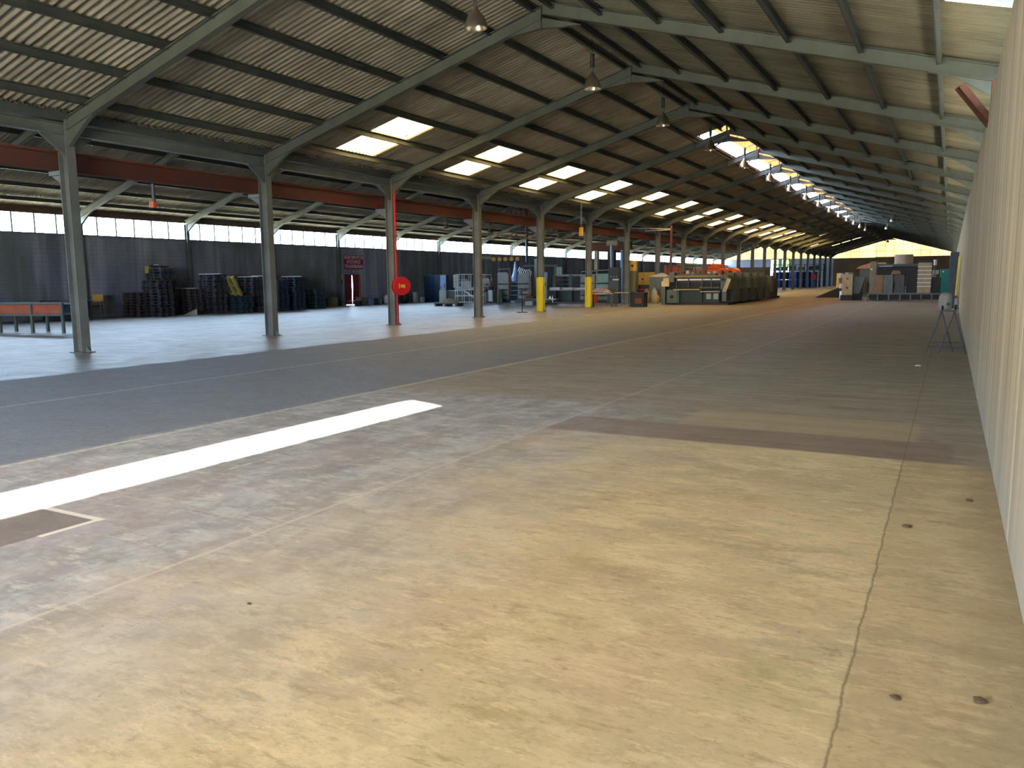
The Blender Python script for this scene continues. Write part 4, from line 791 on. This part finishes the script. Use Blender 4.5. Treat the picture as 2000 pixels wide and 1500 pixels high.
# overhead bits in the aisle -----------------------------------------------------------------
for i, (x0, x1, y, z) in enumerate(((-29.5, -23.5, 47.71, 4.35), (-28.5, -22, 53.74, 4.6))):
    t = thing('overhead_tray', 'dark rusty lattice cable tray hanging over the presses, %s one' % ['nearer', 'farther'][i], 'cable tray', (0, y, 0))
    MB().b(x0, x1, -.03, .03, z, z+.06).b(x0, x1, -.03, .03, z+.4, z+.45).build('rail', RUST, t)
    for j in range(9): xx = x0+(x1-x0)*j/8; MB().bar((xx, 0, z), (xx+(.5 if j % 2 == 0 and j < 8 else 0), 0, z+.42), .035).build('lattice_bar', RUST, t)
    for xx in (x0+.3, x1-.3): MB().tube([(xx, 0, z+.4), (xx, 0, zs(xx)-.36)], .015, 6).build('hanger', GREYD, t)
tag(MB().tube([(-28.9, 55.2, 2.95), (-28.9, 55.2, 7.42)], .1, 10).build('exhaust_duct', GREYD), 'dark vertical exhaust duct above the hopper among the presses', 'duct')
t = thing('trolley_truss', 'small red zigzag lattice standing on top of the red girder', 'lattice', (-18.36, 33.0, 4.68))
for i in range(8): MB().bar((0, i*.5, 0), (0, i*.5+.25, .5), .03).bar((0, i*.5+.5, 0), (0, i*.5+.25, .5), .03).build('lattice_bar', RED, t)
t = thing('duct_hood', 'brown square ventilation hood below the aisle roof with two legs', 'ventilation hood', (-25.4, 62.6, 0)); MB().b(-1.2, 2.2, -.5, .5, 3.95, 4.6).build('hood', RUST, t); MB().b(-.9, -.6, -.2, .2, 0, 3.95).build('leg', CREAM, t); MB().b(1.4, 1.6, -.15, .15, 0, 3.95).build('leg', SCREEN, t); MB().b(.3, .9, -.2, .2, 0, 3.95).build('leg', BLACK, t)

# machines at the far right ----------------------------------------------------------------
def RT(name, lab, cat, x, y, rz=0.): return thing(name, lab, cat, (x, y, 0), rz)
t = RT('tarp_ramp', 'black sloping sheet spread on the floor left of the right hand machines', 'ramp', -7.9, 66.5); MB().prism([(-1.3, 0), (1.9, 0), (1.9, 1.35), (.9, 1.0)], 'y', -.8, .8).build('sheet', BLACK, t)
for i, (x, h, mm, lb) in enumerate(((-7.6, 1.9, YELW, 'cream drum, leftmost of the pair behind the black sheet'), (-6.9, 1.95, GREYW, 'grey wrapped roll right of the cream drum'))):
    t = RT('paper_roll', lb, 'roll', x-1.2, 78.5); MB().cyl((0, 0, 0), .36, h, 'z', 16).build('roll', mm, t); MB().cyl((0, 0, h), .06, .12, 'z', 8).build('core', BLACK, t)
t = RT('khaki_cabinet', 'khaki upright machine cabinet on a dark base with small round dials', 'machine cabinet', -6.1, 58.4); MB().b(-.33, .33, -.3, .3, .35, 1.75).build('body', CREAM, t, .02); MB().b(-.4, .4, -.35, .35, 0, .35).build('base', BLACK, t)
for z in (.85, 1.45): MB().cyl((0, -.33, z), .08, .04, 'y', 12).build('dial', GREYG, t)
t = RT('slanted_hopper', 'grey slanted hopper beside the khaki cabinet', 'machine', -5.45, 58.9); MB().prism([(-.35, .45), (.1, .45), (.4, 1.55), (-.35, 1.6)], 'y', -.3, .3).build('hopper', GREYG, t); MB().b(-.35, .2, -.25, .25, 0, .45).build('base', BLACK, t)
t = RT('silver_machine', 'bright silver machine part standing on the black sheet', 'machine part', -6.9, 62.5); MB().b(-.15, .15, -.1, .1, 0, .55).lathe([(.1, .55), (.22, .75), (.18, 1.1), (.26, 1.5), (.2, 1.85)], (0, 0, 0), 10).build('body', CHROME, t)
t = RT('dark_press', 'low black machine body with a pale railing platform in front', 'machine', -4.1, 60.0); MB().b(-.9, 1.0, -.5, .6, .15, 1.15).build('body', BLACK, t, .03); MB().b(-.3, .25, -.4, .2, 1.15, 1.5).build('top_box', CARD, t); MB().b(-1.1, 1.2, -1.3, -.6, .28, .34).build('platform', GREYG, t)
for x in (-1.0, .1, 1.1): MB().b(x-.03, x+.03, -1.28, -1.22, 0, .28).build('leg', GREYG, t)
t = RT('grey_cabinet_row', 'dark grey cabinet carrying a flattened cardboard bundle', 'cabinet', -5.7, 70.0); MB().b(-.7, .9, -.5, .5, 0, 2.15).build('body', GREYG, t, .02); MB().b(.9, 2.0, -.4, .5, 0, 2.2).build('side_case', GREYD, t)
tag(MB().prism([(-1.1, 0), (.8, 0), (1.2, .2), (1.0, .5), (-.2, .42), (-.9, .18)], 'y', -.4, .4).build('cardboard_bundle', mat('pink_cardboard', (196, 150, 120), .8), loc=(-5.6, 70, 2.2)), 'pinkish cardboard bundle lying on the dark grey cabinet', 'cardboard')
bl = RT('folding_line', 'long raised folding machine of grey cases on a dark leg frame at the right', 'machine line', -3.2, 57.2)
def BL(mb, n, m, bev=0.):
    return mb.build(n, m, bl, bev)
BL(MB().b(-1.55, 2.9, -.5, .7, .42, .52), 'bed', GREYG); BL(MB().b(-1.4, 2.8, -.3, .6, .1, .42), 'lower_shelf', BLACK)
for x in (-1.5, -.9, -.25, .4, 1.0, 1.6, 2.2, 2.8): BL(MB().b(x-.04, x+.04, -.52, -.44, 0, .45), 'leg', GREYG)
BL(MB().b(-1.45, -1.05, -.3, .3, .52, 2.55), 'tall_post', mat('khaki_grey', (122, 118, 96), .5), .02); BL(MB().cyl((-1.35, -.34, 2.05), .07, .05, 'y', 12), 'lamp', PAPER)
for x, mm in ((-.85, CARD), (-.32, GREYG), (.35, GREYD)): BL(MB().prism([(x-.32, .52), (x+.27, .52), (x+.25, 1.68), (x-.24, 1.68)], 'y', -.45, .5), 'grey_case', mm)
BL(MB().b(.72, 1.3, -.2, .5, .52, 1.9), 'gap_shade_block', BLACK); BL(MB().b(-1.0, 1.5, -.1, .5, 1.68, 2.2), 'upper_body', BLACK, .02); BL(MB().b(-1.05, 1.6, -.3, .5, 2.2, 2.36), 'top_beam', DGREEN); BL(MB().b(-.9, -.1, -.35, -.3, 2.2, 2.26), 'strip', GREYW)  # black block stands in for the shaded gap between the cases
BL(MB().prism([(-.2, 1.7), (.4, 1.7), (.3, 1.95), (-.1, 1.95)], 'y', -.4, 0), 'paper_tray', CARD)
BL(MB().b(1.35, 2.1, -.4, .5, .52, 2.42), 'sheet_tower', mat('layered_cream', (170, 154, 120), .6), .01)
for z in (.9, 1.15, 1.4, 1.65, 1.9, 2.15): BL(MB().b(1.32, 2.13, -.46, -.4, z, z+.05), 'shelf_lip', PAPER)
BL(MB().b(2.15, 2.65, -.2, .5, .52, 1.5), 'end_motor', BLACK, .03); BL(MB().b(1.4, 2.1, -.1, .3, 2.42, 2.6), 'top_motor', BLACK, .02); BL(MB().b(2.75, 3.9, -.1, .2, .12, .3), 'outrigger', BLACK)
t = RT('round_tank', 'wide round pale tank on dark posts behind the folding machine', 'tank', -3.6, 76); MB().cyl((0, 0, 2.45), .72, .95, 'z', 28).build('tank', mat('pink_grey_tank', (170, 150, 138), .5), t, .03)
for a in range(4): MB().b(.5*math.cos(a*1.57+.78)-.05, .5*math.cos(a*1.57+.78)+.05, .5*math.sin(a*1.57+.78)-.05, .5*math.sin(a*1.57+.78)+.05, 0, 2.45).build('leg', GREYD, t)
t = RT('white_bottle', 'small white canister high on a post right of the sheet tower', 'canister', -1.0, 62.5); MB().tube([(0, 0, 0), (0, 0, 2.3)], .03).build('post', GREYD, t); MB().cyl((0, 0, 2.3), .1, .38, 'z', 12).build('can', PAPER, t)
t = RT('small_motor_stack', 'stack of small dark motors right of the sheet tower', 'machine part', -1.15, 66); MB().b(-.35, .35, -.3, .3, 0, 1.3).build('body', GREYD, t, .03); MB().b(-.3, .2, -.25, .25, 1.3, 1.7).build('top_box', ROCK, t); MB().b(-.05, .35, -.25, .25, 1.7, 2.0).build('lid_box', GREYW, t)
t = RT('green_machine', 'bright green machine near the concrete wall at the far right', 'machine', -1.4, 88); MB().b(-1.8, 1.2, -.6, .8, .1, 1.5).build('body', GREEN, t, .05); MB().b(-1.5, -.4, -.5, .6, 1.5, 2.2).build('top', DGREEN, t, .03); MB().b(-1.7, 1.1, -.5, .7, 0, .1).build('plinth', BLACK, t); MB().b(.4, 1.0, -.8, -.6, .5, 1.1).build('panel', GREYG, t)
t = RT('teal_tank', 'teal box tank beside the bright green machine', 'tank', -.55, 84); MB().b(-.35, .6, -.4, .5, 0, 2.2).build('body', TEAL, t, .05); MB().cyl((-.1, -.42, 1.95), .07, .04, 'y', 10).build('lamp', PAPER, t)
t = RT('yellow_board', 'tall yellow board leaning on the concrete wall behind the trestles', 'board', .28, 44); MB().prism([(-.09, 0), (-.03, 0), (.06, 2.5), (.0, 2.5)], 'y', -1.1, 1.6).build('board', YEL, t)
t = RT('wall_locker', 'narrow dark blue locker against the concrete wall', 'locker', .12, 52); MB().b(-.22, .22, -.5, .5, 0, 2.9).build('body', mat('navy_grey', (42, 54, 72), .5), t, .02); MB().b(-.235, -.22, -.4, .4, .2, 2.7).build('door', NAVY, t)
# blue drums at the far end of the aisle, two layers
dp = None; n_ = 0
for lay in range(2):
    for r in range(3):
        for i in range(8):
            x = -24.4+.82*i; y = 131+r*.8; lab = 'blue plastic drum, %s layer, %s row, %s from the left, far end of the aisle' % (['bottom', 'top'][lay], ['front', 'middle', 'back'][r], ORD[i])
            if dp is None:
                dp = thing('blue_drum', lab, 'drum', (x, y, 0), 0, 'blue drums at the far end'); MB().lathe([(.36, 0), (.38, .05), (.38, .42), (.4, .45), (.38, .48), (.38, .82), (.4, .85), (.38, .88), (.38, 1.12), (.35, 1.16)], (0, 0, 0), 14).build('barrel', BLUE, dp); MB().cyl((.15, 0, 1.16), .05, .04, 'z', 8).build('cap', BLACK, dp)
            else: dup(dp, lab, (x, y, lay*1.21))
t = thing('pallet_rack', 'green blue steel storage rack behind the blue drums', 'rack', (-22, 136, 0))
for x in (-3.8, -1.3, 1.3, 4.2): MB().b(x-.06, x+.06, -.5, -.38, 0, 3.6).build('upright', DGREEN, t)
for z in (2.6, 3.5): MB().b(-3.8, 4.2, -.52, -.42, z, z+.12).build('beam', TEAL, t)
for i in range(6): MB().b(-3.6+1.3*i, -2.7+1.3*i, -.4, .4, 2.72, 3.2+.1*(i % 3)).build('load', [GREYD, BLACK, DGREEN][i % 3], t)
t = thing('far_hose_reel', 'small round red hose reel on a column at the far end', 'fire hose reel', (-17.9, FY[19]-.3, 1.6)); MB().cyl((0, -.05, 0), .42, .1, 'y', 20).build('disc', REDP, t); MB().b(-.05, .05, .05, .2, -.05, .05).build('mount', REDP, t)
boxy('orange_crate', 'low brown orange crate in the sunlight by the far doorway', 'crate', -20.6, 104, 2.0, 1.5, 1.7, RUST, 0, ORANGE)
boxy('dark_container', 'dark low stack near the columns beyond the long press', 'container', -19.6, 90, 1.8, 1.5, 1.3, BLACK)
# trees seen through the far doorway
for i, (x, y, s_) in enumerate(((-29.3, 166, 1.5), (-25.6, 172, 4.2))):
    t = thing('tree', ['leafy green tree outside the far doorway, left one', 'leafy green tree outside the far doorway, right one'][i], 'tree', (x, y, -.26)); MB().lathe([(.3, 0), (.22, 2.5), (.12, 5)], (0, 0, 0), 8).build('trunk', BARK, t); lm = MB()
    for j in range(1400):
        v = Vector((random.gauss(0, 1), random.gauss(0, 1), random.gauss(0, 1))).normalized()*(random.random()**.4)*s_; v.z = v.z*.8+4.6; a = Vector((random.gauss(0, 1), random.gauss(0, 1), random.gauss(0, 1))).normalized()*.28; b_ = a.cross(Vector((random.random(), random.random(), 1))).normalized()*.2
        lm.add([v-a, v+b_, v+a, v-b_], [(0, 1, 2, 3)])
    lm.build('foliage', LEAF, t)

# trestle by the concrete wall ----------------------------------------------------------------
t = thing('folding_trestle', 'thin dark folding metal trestle with crossed legs against the concrete wall', 'trestle', (-.02, 18.7, 0))
for i, (dx, dy) in enumerate(((-.11, .12), (.12, -.12))):
    for s_ in (-1, 1): MB().tube([(dx+s_*.25, dy+s_*.05, 0), (dx, dy, .88)], .017, 6).build('leg', GREYD, t)
MB().tube([(-.32, .1, .22), (.28, .1, .22)], .01, 6).tube([(-.3, -.1, .14), (.32, -.13, .14)], .01, 6).build('cross_bar', GREYD, t)
MB().tube([(-.11, .12, .88), (.12, -.12, .88)], .016, 6).build('top_bar', GREYD, t)
t = thing('motor_housing', 'pale grey motor housing resting on the folding trestle', 'motor', (-.02, 18.7, .88))
MB().lathe([(.11, .02), (.135, .06), (.14, .2), (.13, .3), (.09, .36), (.03, .385)], (-.04, 0, 0), 18, 'z').build('housing', mat('dusty_grey', (128, 126, 116), .6), t, smooth=True); MB().b(-.16, .2, -.07, .07, .0, .05).b(.1, .17, -.08, .08, .05, .26).build('base_plate', GREYG, t, .01)
MB().cyl((.0, -.15, .14), .035, .06, 'y', 10).build('socket', BLACK, t); MB().tube([(-.1, -.13, .02), (-.1, -.16, .1)], .02, 6).tube([(.13, -.1, .02), (.13, -.14, .12)], .02, 6).build('clamp', BLACK, t); MB().cyl((.13, 0, .26), .03, .05, 'z', 10).build('knob', RUST, t)
# rusty bracket at the top of the concrete wall
RUSTD = mat('dark_rust', (92, 52, 36), .85, 0, .4, 8)
t = thing('wall_bracket', 'rusted steel channel bracket sticking up from the concrete wall top', 'bracket', (XR, 14.7, 4.05))
m = MB(); m.bar((.05, .3, -.1), (-.42, .1, .5), .16, .012); m.bar((.05, .3, -.1), (-.42, .1, .5), .012, .1, dw=.08); m.bar((.05, .3, -.1), (-.42, .1, .5), .012, .1, dw=-.08); m.build('channel', RUSTD, t)
MB().b(.02, .2, .15, .45, -.1, .55).build('mounting_plate', RUSTD, t)
# small debris
for i, (x, y, s_, lb) in enumerate(((-.16, 5.55, .03, 'small dark leaf scrap on the floor near the joint'), (-.1, 3.2, .022, 'small dark clod on the floor lower right'), (.18, 3.32, .03, 'brown leaf scrap on the floor by the concrete wall, lower right'), (-.42, 15.8, .06, 'pale chip of concrete on the floor joint ahead'), (-3.0, 2.7, .015, 'tiny dark pebble on the tan floor'), (.2, 6.4, .03, 'small dark scrap at the foot of the concrete wall'))):
    m = MB(); n_ = 9; m.lathe([(s_*.3, 0), (s_, s_*.12), (s_*.8, s_*.35), (s_*.2, s_*.5)], (0, 0, 0), n_); m.v = [(a*random.uniform(.6, 1.2), b_*random.uniform(.5, 1.1), c_) for a, b_, c_ in m.v]
    tag(m.build('floor_scrap', WOODW if 'pale' in lb else BARK, loc=(x, y, .001)), lb, 'debris')
# strip of bare cable clips beside the first skylight
tag(MB().tube([(-14.9, 20.6, 6.05), (-14.2, 20.3, 6.28)], .012, 6).lathe([(.03, 0), (.05, .05), (.02, .09)], (-14.95, 20.6, 6.0), 8).build('loose_cable', PAPER), 'short white cable hanging above the nearest skylight', 'cable')
